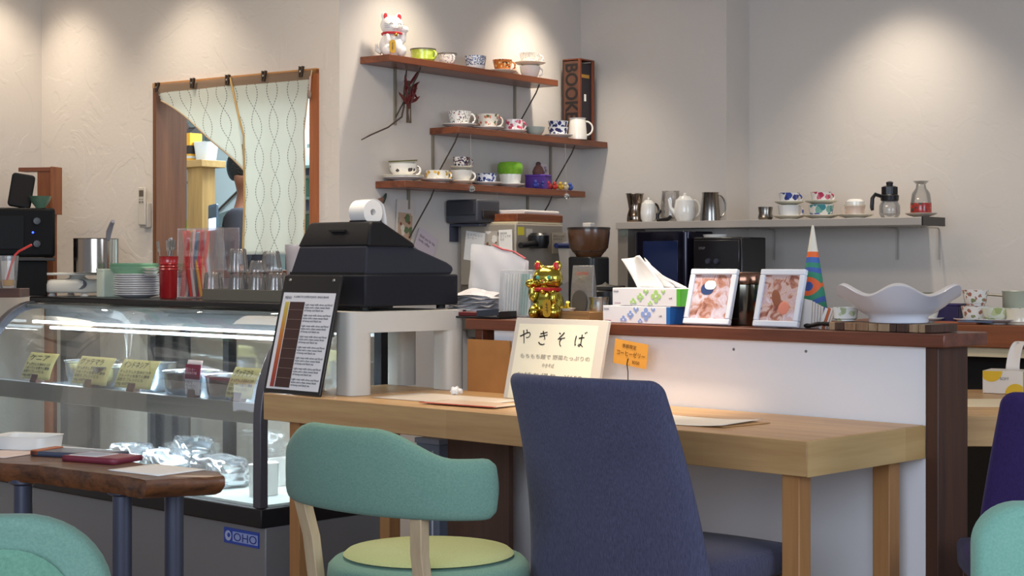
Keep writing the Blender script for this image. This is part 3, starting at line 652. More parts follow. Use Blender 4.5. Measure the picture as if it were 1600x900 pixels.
# hand-lettered noodle sign, strokes drawn as brush ribbons
t, w = lean_board('menu_sign', 'white acrylic stand with a handwritten noodle menu, on the table behind the blue chair', 'sign', F, F.at(786, .36), F.at(930, .36), .36, TZ+.001, .232, .24, .012, mat('#cfc9bf', .35))
P('paper_page', box(B(), .018, w-.032, -.0015, 0, .0, .215), mat('#e9e5cf', .7), t)
def stroke(bm, pts, wd_, x, z, s):
    P_ = [Vector((a, b)) for a, b in pts]; n = len(P_); L = []
    for i, p in enumerate(P_):
        d = (P_[min(i+1, n-1)]-P_[max(i-1, 0)]).normalized(); nn = Vector((-d.y, d.x))*wd_/2*(1-.35*(i/(n-1)))
        L.append([bm.verts.new((x+(p+q*nn).x*s, -.0022, z+(p+q*nn).y*s)) for q in (1, -1)])
    for a, b in zip(L, L[1:]): bm.faces.new([a[0], a[1], b[1], b[0]])
chars = [[[(0, .50), (.3, .62), (.6, .76), (.85, .80), (.97, .68), (.9, .5), (.72, .42), (.6, .45)], [(.55, 1.0), (.62, .86), (.66, .8)], [(.25, .95), (.36, .6), (.45, .25), (.5, 0)]],
         [[(.2, .78), (.5, .84), (.85, .92)], [(.15, .58), (.5, .64), (.9, .74)], [(.42, 1.0), (.58, .68), (.72, .40), (.6, .42)], [(.15, .2), (.3, .06), (.55, .02), (.75, .08)]],
         [[(.25, .95), (.4, .88)], [(.72, 1.0), (.6, .85), (.35, .62), (.2, .5), (.5, .56), (.85, .62)], [(.55, .58), (.4, .35), (.45, .15), (.6, 0)]],
         [[(.15, .85), (.1, .5), (.15, .15), (.22, .25)], [(.4, .68), (.65, .72), (.9, .75)], [(.66, .95), (.66, .6), (.66, .25), (.55, .12), (.42, .18), (.5, .28), (.7, .22), (.88, .08)], [(.9, 1.1), (.95, 1.0)], [(1.02, 1.15), (1.07, 1.05)]]]
BRUSH = mat('#1b1714', .7)
for i, cset in enumerate(chars):
    bm = B(); [stroke(bm, s_, .10, .028+i*(w-.07)/4, .158-.002*i, .040) for s_ in cset]
    bmesh.ops.solidify(bm, geom=bm.faces[:], thickness=.0003); P('brush_character', bm, BRUSH, t)
txt('もちもち麺で 野菜たっぷりの', .014, mat('#a39d90', .8), t, (.04, -.0022, .118), 'small_writing', fit=w-.085); txt('やきそば', .013, mat('#a39d90', .8), t, (.13, -.0022, .094), 'small_writing', fit=.045)
txt('お持ち帰り   ¥650', .015, mat('#8c8678', .8), t, (.035, -.0022, .064), 'small_writing', fit=w-.10)
P('foot', box(B(), 0, w, .012, .06, .0, .004), mat('#cfc9bf', .35), t, rot=(.24, 0, 0))
# orange note on a wire clip
nx = F.at(983, .42); t = T('orange_note', 'orange handwritten jelly note held on a thin wire stand, before the white bar wall', 'note', F, nx, .42, TZ+.001, rz=.05)
P('wire_stand', tube(B(), [(-.004, 0, .004), (-.004, 0, .09), (-.006, -.002, .11), (-.002, -.002, .125)], .0014, 6), BLACKP, t); P('stand_base', lathe(B(), [(0, 0), (.02, 0), (.018, .004), (0, .004)]), BLACKP, t)
card = P('note_sheet', box(B(), -.056, .056, 0, .0007, 0, .066), mat('#e8a542', .7), t, loc=(0, .001, .105), rot=(0, .12, 0))
txt('季節限定', .012, mat('#7a4d1c', .7), card, (-.03, -.0005, .047), 'small_writing'); txt('コーヒーゼリー', .016, mat('#6d3c18', .7), card, (-.048, -.0005, .026), 'title_writing', fit=.094); txt('¥350', .012, mat('#7a4d1c', .7), card, (.008, -.0005, .008), 'small_writing')
# papers on the table
def fsheet(label, px, y, w, d, rz, m, nm='menu_sheet', z=TZ, curl=0, h=.0012):
    t = T(nm, label, 'paper', F, F.at(px, y), y, z+.0008, rz=rz); s = P('paper', grid(B(), 10, 6, lambda u, v: (-w/2+w*u, -d/2+d*v, curl*abs(2*u-1)**3+h/2)), m, t); solid(s, h); return t
fsheet('clear sheet of menus lying on the table before the cardboard', 700, .22, .40, .21, .05, mat('#cfc2b4', .35), h=.0016)
t = fsheet('red-edged laminated menu lying between the riser and the blue chair', 735, .13, .26, .12, .1, mat('#d6bca6', .3), z=TZ+.003); P('red_edge', box(B(), -.13, .13, -.062, -.052, .0006, .0022), mat('#c2402c', .5), t)
fsheet('laminated white menu on the table right of the blue chair', 1075, .17, .30, .19, .12, mat('#e7e0d2', .4), curl=.006)
fsheet('brownish menu sheet under the laminated white menu', 1110, .20, .24, .16, -.1, mat('#b98f5e', .5))
q = F.at(712, .33); t = T('crumpled_tissue', 'small white crumpled tissue lying on the table by the cardboard', 'tissue', F, q, .33, TZ+.003); bm = B(); bmesh.ops.create_icosphere(bm, subdivisions=3, radius=.016)
for v in bm.verts: v.co *= 1+.35*math.sin(v.co.x*400)*math.sin(v.co.y*350+1); v.co.z = max(0, v.co.z*.8+.009)
P('tissue_paper', bm, PAPER, t)

# ------------------------------------------------------------------ cups
def ring_handle(bm, r, z0, z1, out, th=.0035, ang=0):
    pts = []
    for i in range(13):
        a = -PI/2+PI*i/12; pts.append(((r-.003+out*math.cos(a)), 0, (z0+z1)/2+(z1-z0)/2*math.sin(a)))
    tube(bm, pts, th, 8); bmesh.ops.rotate(bm, verts=bm.verts, matrix=Matrix.Rotation(ang, 3, 'Z')); return bm
def cup_prof(r, h, foot=.6, belly=.0):
    return [(0, 0), (r*foot, 0), (r*foot, .003), (r*(foot+.12+belly), h*.18), (r*(.88+belly), h*.5), (r, h), (r*.95, h), (r*(.84+belly), h*.5), (r*foot, .007), (0, .006)]
def cup(fr, x, y, z, r, h, m, label, ang=None, group='cups and saucers', name='tea_cup', foot=.6, belly=0, rim=None, cat='cup', tilt=0, seg=28, prof=None):
    t = T(name, label, cat, fr, x, y, z, group=group, tilt=tilt)
    P('cup_body', lathe(B(), prof or cup_prof(r, h, foot, belly), seg), m, t)
    if ang is not None: P('handle', ring_handle(B(), r*.93, h*.22, h*.85, h*.33, ang=ang), m, t)
    if rim: P('rim_band', lathe(B(), [(r*.94, h-.003), (r*1.015, h-.004), (r*1.02, h+.001), (r*.94, h+.001), (r*.94, h-.003)], seg), rim, t)
    return t
def saucer(fr, x, y, z, r, m, label, group='cups and saucers', name='saucer', h=.014):
    t = T(name, label, 'saucer', fr, x, y, z, group=group)
    P('plate_body', lathe(B(), [(0, 0), (r*.5, 0), (r*.5, .002), (r*.85, h*.6), (r, h), (r, h+.002), (r*.84, h*.75), (r*.48, .004), (0, .004)], 32), m, t); return t

# ------------------------------------------------------------------ open shelves on the shelf wall
SH = [(.113, 1.197, 1.862, .146), (.522, 1.575, 1.625, .146), (.199, 1.402, 1.404, .146)]
nms = ['top', 'middle', 'lowest']; BRK = mat('#8d8779', .5, .4); BRKD = mat('#4b463f', .5, .5)
shelf_br = [(619, 806), (678, 862), (640, 826)]
for i, (y0, y1, zt_, d) in enumerate(SH):
    t = T('display_shelf', 'reddish brown wooden wall shelf, %s of the three over the coffee corner' % nms[i], 'shelf', W, 0, 0, zt_, group=None)
    P('board', box(B(), .001, d, y0, y1, -.026, 0), SHELFW, t, bev=.002)
    for px in shelf_br[i]:
        y = W.aty(px, .01)
        P('wall_strip', box(B(), .001, .008, y-.006, y+.006, -.24 if i < 2 else -.1, -.026), BRK, t)
        P('bracket_wire', tube(B(), [(.13, y, -.028), (.11, y+.005, -.06), (.05, y, -.15), (.008, y, -.21)], .003, 6), BRKD, t)
bm = B()
def sh(px, e, i): return W.aty(px, e), SH[i][2]+.001
FLW = '#4d4a63'; RIMD = mat('#5b5446', .4)
def scup(i, px, e, wpx, hpx, m, label, ang=None, sau=None, **k):
    y, z = sh(px, e, i); s = W.m(e, y); r = wpx*s/2; h = hpx*s*.95
    if sau: saucer(W, e, y, z, r*1.45, sau[0], sau[1]); z += .006
    return cup(W, e, y, z, r, h, m, label, ang, **k), (e, y, z, r, h)
# toward the camera's right is local angle about 36 degrees
HR = math.radians(36)
scup(0, 661, .08, 40, 21, deco('#b9cf4a', ['#cfe06a'], 40, .3), 'lime green bowl cup with dark rim on the top shelf', rim=RIMD, name='green_cup', foot=.75, belly=.05, ang=HR-.5)
scup(0, 699, .08, 30, 20, deco('#e9e6e0', [FLW, '#7c5d6b'], 130, .3), 'white cup with dark rim and small floral pattern on the top shelf', ang=-.3, rim=RIMD)
scup(0, 743, .08, 34, 23, deco('#e7e8ea', ['#36426e', '#4a5787'], 170, .55, .018, .06), 'white cup with blue scroll border on the top shelf', foot=.7, belly=.04)
scup(0, 785, .08, 31, 21, deco('#d3762c', ['#3b2a22', '#ecd9a0'], 110, .4, .02, .06), 'orange and brown patterned cup on a saucer on the top shelf', ang=HR, sau=(CREAM, 'cream saucer under the orange cup on the top shelf'))
_, (e, y, z, r, h) = scup(0, 828, .08, 33, 20, CHINA, 'plain white cup, lower of the stacked pair at the right of the top shelf', ang=HR)
saucer(W, e, y, z+h+.0005, r*1.5, CREAM, 'cream saucer between the two stacked cups on the top shelf')
cup(W, e, y, z+h+.006, r*1.0, h*.95, deco('#eeeae4', ['#6c6f8c', '#9a7a86'], 140, .3), 'white cup with small flowers, upper of the stacked pair on the top shelf', HR)
saucer_z = SH[1][2]+.001
scup(1, 718, .08, 38, 25, deco('#eceae6', ['#39435f', '#6a6f4d', '#8c4b52'], 120, .36), 'white cup with scattered dark sprigs, leftmost on the middle shelf', ang=HR, sau=(CHINA, 'white saucer under the leftmost cup of the middle shelf'))
scup(1, 762, .08, 36, 25, deco('#e8e2d8', ['#b2483e', '#5c6a3c', '#d0765e'], 75, .42), 'white cup with red flowers and green stems on the middle shelf', ang=HR, sau=(CHINA, 'white saucer under the red-flowered cup'))
scup(1, 803, .08, 28, 21, deco('#efe9ea', ['#cc4a6a'], 60, .45, .01, .05), 'white cup with a pink flower on the middle shelf', ang=HR, sau=(CHINA, 'white saucer under the pink-flowered cup'), foot=.85, belly=.08)
scup(1, 836, .08, 31, 15, mat('#a9bdb8', .25, coat=.4), 'small plain celadon bowl on the middle shelf', name='small_bowl', foot=.55)
_, (e, y, z, r, h) = scup(1, 872, .085, 32, 16, deco('#eceef2', ['#2b2f66'], 70, .6, .012, .05), 'white cup with dark blue brush marks, lower of the pair on the middle shelf', sau=(CHINA, 'white saucer under the blue-marked pair of cups'), foot=.7)
cup(W, e, y, z+h*.62, r, h, deco('#eceef2', ['#2b3570'], 60, .55, .008, .05), 'white cup with dark blue brush marks, upper of the pair on the middle shelf', foot=.7)
y, z = sh(902, .10, 1); s = W.m(.1, y)
t = T('white_jug', 'tall plain white jug with a loop handle, before the wooden bottle crate', 'jug', W, .115, y-.02, z)
P('jug_body', lathe(B(), [(0, 0), (.040, 0), (.041, .01), (.037, .06), (.034, .088), (.037, .092), (.033, .092), (.032, .06), (.036, .01), (0, .008)], 28), mat('#f1ece4', .2, coat=.5), t)
P('handle', ring_handle(B(), .037, .018, .078, .030, .004, HR), mat('#f1ece4', .2, coat=.5), t)
# bottle crate
CX0, CY0 = .028, W.aty(905, .115)-.0; CRW = wood('#2a1712', '#4a2a1e', 'z', 1.4, .55)
t = T('bottle_crate', 'tall dark wooden bottle crate with stencilled capitals, at the end of the middle shelf', 'crate', W, .118, CY0, SH[1][2]+.001)
w_, d_, h_ = .090, .115, .345
P('crate_front', box(B(), -w_+.008, -.008, .0, .008, 0, h_-.004), wood('#4a2e22', '#644030', 'z', 1.4, .6), t); P('crate_back', box(B(), -w_+.008, -.008, d_-.008, d_, 0, h_-.004), CRW, t)
P('crate_edge', box(B(), -w_, -w_+.008, 0, d_, 0, h_), CRW, t, bev=.001); P('crate_side', box(B(), -.012, -.008, .012, d_-.012, .01, h_-.012), mat('#201a22', .5, var=.2), t)
for a, b in ((0, .014), (d_-.014, d_)): P('crate_edge', box(B(), -.010, 0, a, b, 0, h_), wood('#5a2c1c', '#7d4229', 'z', 1.4, .5), t, bev=.001)
P('crate_cap', box(B(), -w_, 0, 0, d_, h_, h_+.006), wood('#5a2c1c', '#7d4229', 'x', 1.4, .5), t, bev=.001); P('crate_base', box(B(), -w_+.008, -.010, .008, d_-.008, 0, .008), CRW, t)
P('side_label', box(B(), -.008, -.0072, .025, d_-.03, .27, .285), mat('#a0762e', .6), t); P('side_tag', box(B(), -.008, -.0070, .045, .06, .17, .20), PAPER, t, rot=(0, 0, 0))
txt("BOOKER'S", .088, mat('#1b1212', .6), t, (-.072, -.0006, h_-.012), 'stencil_lettering', rot=(PI/2, PI/2, 0), fit=.335, bold=.0022)
# lowest shelf
SZ3 = SH[2][2]+.001
y, z = sh(630, .075, 2); s = W.m(.075, y)
saucer(W, .075, y, z, .078, CHINA, 'wide white plate, lower of two under the large patterned cup on the lowest shelf', name='plate'); saucer(W, .075, y, z+.006, .078, CREAM, 'wide cream plate, upper of two under the large patterned cup on the lowest shelf', name='plate')
cup(W, .075, y, z+.013, .054, .052, deco('#ece9e2', ['#3f3840'], 42, .30, .012, .045), 'large white cup with dark leaf spots on the lowest shelf', ang=HR, foot=.5, belly=.05)
cup(W, .075, y, z+.056, .054, .022, deco('#e5e0d2', ['#5b5a3a'], 50, .2), 'shallow bowl with olive rim tilted on the large cup', rim=mat('#6a6636', .5, .3), foot=.5, name='shallow_bowl', tilt=.08)
scup(2, 683, .085, 38, 18, deco('#ede9de', ['#c0952e', '#4f4c3a', '#d9b04c'], 60, .42), 'white cup with yellow flowers on the lowest shelf', ang=HR, sau=(CHINA, 'white saucer under the yellow-flowered cup'), foot=.7, belly=.06)
y, z = sh(721, .08, 2)
saucer(W, .08, y, z, .055, CREAM, 'cream saucer under the ribbed white cup'); cup(W, .08, y, z+.006, .044, .05, CHINA, 'ribbed white cup below the small patterned cup', ang=HR, foot=.55, prof=None, seg=32)
saucer(W, .08, y, z+.0565, .046, CREAM, 'cream saucer on top of the ribbed white cup'); cup(W, .08, y, z+.062, .034, .046, deco('#e8e2da', ['#4a2c3a', '#6b3a3a', '#2e3050'], 110, .6), 'small dark-patterned cup on top of the ribbed cup', ang=HR, foot=.7, belly=.06)
scup(2, 760, .085, 34, 18, deco('#dfe4ee', ['#39508f', '#2f3c78'], 80, .55), 'blue and white cup on the lowest shelf', ang=None, sau=(CHINA, 'white saucer under the blue and white cup'), foot=.75)
y, z = sh(797, .08, 2)
saucer(W, .08, y, z, .062, CHINA, 'white saucer under the green-topped pot')
t = T('moss_pot', 'white pot topped with a bright green round cushion, on the lowest shelf', 'pot', W, .08, y, z+.006)
P('pot_body', lathe(B(), [(0, 0), (.040, 0), (.046, .045), (.046, .05), (.042, .05), (0, .048)], 28, rf=lambda a, z: 1+.015*math.cos(a*16)), CHINA, t)
P('green_top', lathe(B(), [(0, .046), (.046, .048), (.052, .058), (.052, .085), (.044, .097), (.02, .100), (0, .1)], 32), fabric('#5f9a2a', '#86b83e', 200), t)
y, z = sh(835, .07, 2); PU = mat('#55308f', .5)
t = T('purple_box', 'small purple box on the lowest shelf beside the green-topped pot', 'box', W, .09, y, z, rz=.25)
P('box_body', box(B(), -.045, .045, -.035, .035, 0, .052), PU, t, bev=.002); P('box_lid', box(B(), -.047, .047, -.037, .037, .052, .060), mat('#643ba2', .5), t, bev=.002)
t = T('brown_figurine', 'small brown rounded figurine on top of the purple box', 'figurine', W, .09, y-.0, z+.061); P('figurine_body', lathe(B(), [(0, 0), (.022, 0), (.026, .012), (.018, .03), (.008, .042), (0, .045)], 16), mat('#6d4a44', .7), t); P('figurine_head', ell(B(), (0, 0, .044), (.011, .011, .010), 12, 8), mat('#4b3438', .7), t)
y = W.aty(858, .05)
t = T('picture_card', 'small pale card with pink and grey drawing leaning at the right of the lowest shelf', 'card', W, .035, y, z, rz=PI/2+.1, tilt=-.12)
P('card_sheet', prism(B(), rrect(.072, .115, .012, 4, 0, .0575), 0, .002, 'xz'), mat('#d9cdd2', .6), t); P('drawing', prism(B(), rrect(.056, .085, .008, 4, 0, .062), -.0008, 0, 'xz'), deco('#cbbcc4', ['#6d6276', '#b5798c', '#8c8aa0'], 60, .4, rough=.7), t)
for i, (px, c) in enumerate(((838, '#2f3f9a'), (850, '#3a3f8c'), (858, '#b82f34'), (868, '#c43a30'), (877, '#d2a838'), (885, '#d8c9a0'), (892, '#3a57a6'))):
    y = W.aty(px, .13); t = T('toy_bird', 'tiny %s toy bead figure on the front edge of the lowest shelf' % ['dark blue', 'violet-blue', 'crimson', 'bright red', 'yellow', 'cream', 'light blue'][i], 'toy', W, .127, y, z, group='row of tiny toys on the lowest shelf')
    P('toy_body', ell(B(), (0, 0, .0135), (.012, .016, .0135), 14, 8), mat(c, .3), t); P('toy_head', ell(B(), (.004, -.008, .026), (.008, .008, .008), 10, 6), mat(c, .3), t)
# hanging crystals
for i, (px, py, zt_) in enumerate(((737, 295, 1.60), (885, 307, 1.60), (779, 362, 1.378))):
    e = .150; y = W.aty(px, e); z = W.z(e, y, py)
    t = T('glass_crystal', 'faceted glass ball hanging %s' % ['before the left part of the lowest shelf', 'before the right end of the lowest shelf', 'before the coffee machine'][i], 'ornament', W, e, y, z, group='hanging glass balls')
    bm = B(); bmesh.ops.create_icosphere(bm, subdivisions=2, radius=.014); P('crystal_ball', bm, mat('#d8dde2', .05, .85), t, sharp=5)
    P('thread', tube(B(), [(0, 0, .013), (-.006, 0, zt_-z)], .0005, 4), mat('#b0aca6', .6), t)

# lucky cats
def blob(name, parts, m, parent, vox=.003):
    bm = B()
    for c_, r_, *q in parts: ell(bm, c_, r_, 20, 14, M=q[0] if q else None)
    me = bpy.data.meshes.new(name); bm.to_mesh(me); bm.free(); me.materials.append(m)
    o = bpy.data.objects.new(name, me); C.objects.link(o); o.parent = parent
    r_ = o.modifiers.new('remesh', 'REMESH'); r_.mode = 'VOXEL'; r_.voxel_size = vox; r_.use_smooth_shade = True
    s = o.modifiers.new('smooth', 'SMOOTH'); s.iterations = 3; s.factor = .5; return o
def lucky_cat(name, label, fr, x, y, z, hgt, rz, fur, earm, gold=False, raise_left=True):
    k = hgt/.175; t = T(name, label, 'figurine', fr, x, y, z, rz=rz); t.scale = (k, k, k); s = 1 if raise_left else -1
    M1 = Matrix.Rotation(.3*s, 4, 'Y')
    blob('cat_body', [((0, .004, .045), (.046, .040, .050)), ((0, 0, .07), (.036, .032, .035)), ((0, -.002, .118), (.045, .037, .038)), ((-s*.03, -.026, .022), (.018, .024, .022)), ((s*.03, -.026, .022), (.018, .024, .022)),
                      ((-s*.026, -.026, .062), (.012, .014, .026)), ((s*.042, -.014, .078), (.012, .012, .026)), ((s*.047, -.022, .104), (.013, .012, .013)), ((0, -.036, .108), (.013, .008, .008)),
                      ((-.027, 0, .150), (.014, .009, .020), Matrix.Rotation(-.35, 4, 'Y')), ((.027, 0, .150), (.014, .009, .020), Matrix.Rotation(.35, 4, 'Y')), ((s*-.03, .035, .03), (.012, .02, .012))], fur, t, .0028)
    for q in (-1, 1):
        P('inner_ear', ell(B(), (q*.028, -.0085, .152), (.0085, .003, .0135), 12, 8), earm, t, label='red inner ear')
        P('eye', tube(B(), [(q*.017-.007, -.0385, .120), (q*.017, -.0405, .124), (q*.017+.007, -.0385, .120)], .0012, 6) if not gold else ell(B(), (q*.017, -.036, .121), (.006, .003, .006), 12, 8), BLACKP if not gold else mat('#4fa08c', .2), t)
        P('whiskers', (lambda b: [tube(b, [(q*.022, -.038, .108+j*.005), (q*.040, -.028, .107+j*.008)], .0006, 4) for j in range(3)] and b)(B()), BLACKP, t)
    P('nose', ell(B(), (0, -.044, .112), (.003, .002, .002), 8, 6), mat('#b04848', .4), t)
    P('mouth', tube(B(), [(-.006, -.0435, .107), (0, -.0445, .1045), (.006, -.0435, .107)], .0007, 5), BLACKP, t)
    P('collar', lathe(B(), [(.034, .0), (.040, -.003), (.0415, .003), (.036, .007), (.034, 0)], 32), mat('#b8202a', .35), t, loc=(0, -.002, .086))
    P('bell', ell(B(), (0, -.043, .080), (.007, .007, .007), 12, 8), mat('#c79a3a', .25, .9), t)
    c_ = P('gold_coin', prism(B(), rrect(.024, .050, .0115, 6, -s*.016, .034), -.052, -.047, 'xz'), mat('#d0a03a', .35, .5 if not gold else 1), t)
    P('coin_marks', (lambda b: [tube(b, [(-s*.016-.004, -.053, .045-j*.008), (-s*.016+.004, -.053, .043-j*.008)], .0008, 4) for j in range(3)]+[tube(b, [(-s*.016, -.053, .05), (-s*.018, -.053, .02)], .0008, 4)] and b)(B()), mat('#3a2a18', .6), t)
    P('tail', tube(B(), [(-s*.03, .03, .02), (-s*.045, .04, .03), (-s*.05, .03, .05)], [.01, .009, .006], 8), fur, t)
    return t
y, z = sh(609, .08, 0)
lucky_cat('lucky_cat_figurine', 'white beckoning cat figurine with red ears at the left end of the top shelf', W, .085, y+.005, z, .172, math.radians(62), mat('#e9e6e4', .25, coat=.5), mat('#c2262c', .4))
GOLD = mat('#c9a43a', .16, 1)
gx_ = F.at(856, PY+.06)
lucky_cat('gold_cat_figurine', 'shiny gold beckoning cat figurine with red collar on the bar', F, gx_, PY+.06, BZ+.001, .178, math.radians(22), mat('#d2c052', .15, 1), mat('#c2262c', .35), gold=True, raise_left=False)

# chilli bunch and branch hanging under the top shelf
by = W.aty(632, .03)
t = T('dried_chilli_bunch', 'bunch of dark red dried chillies hanging on a bent twig under the top shelf', 'dried chillies', W, .05, by, 1.71)
CH = mat('#5e1c1e', .35); r = random.Random(4)
P('twig', tube(B(), [(-.01, -.0, .12), (-.012, -.01, .04), (-.006, -.02, -.02), (.0, -.04, -.06), (.0, -.12, -.105), (.0, -.22, -.14), (-.004, -.265, -.16)], [.003, .004, .004, .0035, .003, .003, .002], 7), mat('#4b3d36', .8), t)
P('tied_stems', (lambda b: [tube(b, [(0, -.01+r.uniform(-.02, .02), .08), (.002, r.uniform(-.015, .015), .0), (.0, r.uniform(-.02, .02), -.08)], .0022, 5) for j in range(9)] and b)(B()), mat('#584838', .8), t)
for j in range(17):
    a = r.uniform(-1.2, 1.2); zz = r.uniform(-.03, .07); l = r.uniform(.05, .085); d = Vector((r.uniform(0, .4), math.sin(a), math.cos(a)*r.choice((1, 1, -1)))).normalized()
    p0 = Vector((0, r.uniform(-.02, .02), zz)); P('chilli', tube(B(), [p0, p0+d*l*.4+Vector((.004, 0, 0)), p0+d*l*.8, p0+d*l], [.004, .0065, .004, .0008], 8), CH, t)
# pictures and bird by the register
def wallcard(px, py, w, h, label, m, roll=0, name='postcard', pic=None):
    y = W.aty(px, .01); t = T(name, label, 'postcard', W, .007, y, W.z(.01, y, py), rz=PI/2, roll=roll)
    P('card_sheet', prism(B(), rrect(w, h, .006, 3), 0, .0015, 'xz'), m, t)
    if pic: P('card_picture', prism(B(), rrect(w*.8, h*.62, .003, 3, 0, -h*.08), -.0006, 0, 'xz'), pic, t)
    return t
wallcard(634, 350, .105, .185, 'tall pale tag with a street scene picture, hanging left below the lowest shelf', mat('#cfc5bd', .7), .05, pic=deco('#b89a80', ['#7c4638', '#5c7048', '#d8cfc0'], 35, .5, rough=.7))
t = wallcard(667, 380, .125, .085, 'pale pink handwritten card pinned slanting on the shelf wall', mat('#c9bcc4', .7), .42)
txt('thank you for the\nlovely coffee', .018, mat('#8b7786', .7), t, (-.05, -.0008, .008), fit=.1)
y = W.aty(596, .02); t = T('leaf_ornament', 'small brown bird ornament with a dark green leaf on the shelf wall', 'ornament', W, .012, y, W.z(.01, y, 315))
P('bird_body', ell(B(), (0, 0, 0), (.012, .026, .012), 12, 8, M=Matrix.Rotation(.5, 4, 'X')), mat('#6e5248', .6), t); P('leaf', ell(B(), (0, .026, .012), (.004, .008, .024), 10, 8, M=Matrix.Rotation(-.5, 4, 'X')), mat('#2f4238', .6), t)
P('hook', tube(B(), [(-.012, 0, 0), (0, 0, -.004)], .002), STEEL, t)

# ------------------------------------------------------------------ back work counter and coffee corner
t = T('work_counter', 'low steel work counter along the shelf wall behind the bar', 'counter', W, 0, 0, 0)
P('counter_top', prism(B(), [(.01, .75), (.50, .75), (.50, 1.06), (2.3, 1.06), (2.3, 1.575), (.01, 1.575)], .80, .83, 'xy'), STEELR, t, bev=.002)
P('counter_front', prism(B(), [(.03, .78), (.46, .78), (.46, 1.12), (2.28, 1.12), (2.28, 1.56), (.03, 1.56)], 0, .80, 'xy'), mat('#8b8a88', .5), t)
CZ = .831
# espresso machine (aligned with the shelf wall, front faces +x)
ya = W.aty(722, .03); ex = W.at(806, ya); yb = W.aty(880, ex); ez = W.z(ex, ya, 349)
t = T('espresso_machine', 'beige-grey espresso machine with papers stuck on its front, under the lowest shelf', 'coffee machine', W, 0, 0, CZ)
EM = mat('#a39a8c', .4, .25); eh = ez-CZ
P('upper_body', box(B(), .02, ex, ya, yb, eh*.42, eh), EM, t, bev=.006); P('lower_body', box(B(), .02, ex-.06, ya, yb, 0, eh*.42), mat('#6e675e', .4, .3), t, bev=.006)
P('drip_tray', box(B(), ex-.06, ex+.04, ya+.02, yb-.02, 0, .05), STEELR, t, bev=.003)
y1 = W.aty(832, ex); P('group_head', lathe(B(), [(0, 0), (.035, 0), (.042, .02), (.042, .05), (.03, .06), (0, .06)], 24), BLACKP, t, loc=(ex+.03, y1, W.z(ex, y1, 388)-CZ))
P('portafilter_handle', tube(B(), [(0, -.14, 0), (0, -.03, .008), (0, 0, .01)], [.012, .014, .012], 10), BLACKP, t, loc=(ex+.04, y1+.005, W.z(ex, y1, 384)-CZ))
y1 = W.aty(868, ex); P('steam_knob', tube(B(), [(0, -.04, 0), (0, .05, .0)], .011, 10), mat('#2a3566', .35), t, loc=(ex+.03, y1, W.z(ex, y1, 384)-CZ))
P('knob_stem', tube(B(), [(0, 0, 0), (.03, 0, 0)], .006, 8), STEEL, t, loc=(ex-.002, y1, W.z(ex, y1, 384)-CZ))
for px, py, c in ((814, 361, '#d8c93a'), (827, 364, '#cfc6b8')):
    y1 = W.aty(px, ex); z1 = W.z(ex, y1, py)-CZ; P('small_sticker', box(B(), ex, ex+.001, y1-.02, y1+.02, z1-.016, z1+.016), mat(c, .6), t)
def fcard(px, py, w, h, label, m, name='note_paper', roll=0, e=ex+.004, tilt=0, tx=None, side=0):
    if side: y = ya-side; e = W.at(px, y); t = T(name, label, 'paper', W, e, y, W.z(e, y, py), roll=roll, tilt=tilt)
    else: y = W.aty(px, e); t = T(name, label, 'paper', W, e, y, W.z(e, y, py), rz=PI/2, roll=roll, tilt=tilt)
    P('note_sheet', box(B(), -w/2, w/2, 0, .0012, -h/2, h/2), m, t)
    if tx: txt(tx, .012, mat('#8a8478', .7), t, (-w/2+.006, -.0006, h/2-.018), fit=w*.8)
    return t
fcard(741, 385, .095, .115, 'slanting white handwritten note, leftmost on the coffee machine', mat('#e9e6e1', .7), roll=.12, tx='エスプレッソ\nコーヒー', side=.004)
fcard(769, 381, .075, .10, 'small brown and white photo between the white notes on the coffee machine', deco('#b5aca0', ['#7c4f2c', '#e2ddd4', '#3a2f2a'], 40, .5, rough=.7), side=.003)
fcard(790, 382, .065, .115, 'white note slip in the middle of the coffee machine', mat('#efece6', .7), roll=-.03, tx='ORDER\nカフェラテ\nモカ', side=.008)
fcard(874, 380, .10, .085, 'speckled pale card at the right of the coffee machine', mat('#b7ab97', .7), tx='MENU LIST\nHOT ICE')
t = fcard(883, 410, .07, .16, 'curled white paper strip hanging right of the gold cat', mat('#e6ddd0', .7), roll=-.22, e=ex+.03)
# wooden board and papers on the machine, dark printer
y0, y1 = ya+.03, yb+.02; tz = ez+.001
t = T('wooden_board', 'reddish wooden board lying on top of the coffee machine', 'board', W, .15, (y0+y1)/2, tz+.008, rz=.0)
P('board', box(B(), -.13, .13, -(y1-y0)/2, (y1-y0)/2, 0, .030), wood('#5f2d18', '#91502c', 'y', 1.5, .45), t, bev=.003)
t = T('paper_stack', 'thin sheaf of pale papers under the wooden board on the coffee machine', 'papers', W, .15, (y0+y1)/2-.03, tz); P('papers', box(B(), -.11, .14, -(y1-y0)/2+.02, (y1-y0)/2, 0, .007), mat('#d9cba9', .7), t)
t = T('white_cloth', 'folded white cloth lying on the wooden board above the coffee machine', 'cloth', W, .16, (y0+y1)/2+.03, tz+.039, rz=.05)
P('cloth', loftring(B(), [[(a*.1, yy, .008+b*.008) for a, b in ((-1, -1), (1, -1), (1.05, 0), (1, 1), (-1, 1), (-1.05, 0))] for yy in (-.13, -.12, 0, .12, .13)]), mat('#dcd6d2', .8), t, bev=.003)
y0, y1 = W.aty(699, .015), ya
t = T('dark_speaker', 'dark grey boxy device standing left of the wooden board under the lowest shelf', 'device', W, .004, y0, W.z(.15, y0, 348), rz=0)
P('device_body', box(B(), 0, .16, 0, .15, 0, .092), mat('#3a3d46', .5), t, bev=.01, seg=3); P('device_front', box(B(), .01, .15, -.006, .002, .03, .085), mat('#2a2c34', .5), t, bev=.003); P('control_strip', box(B(), .158, .166, .03, .13, .015, .05), BLACKP, t, bev=.003)
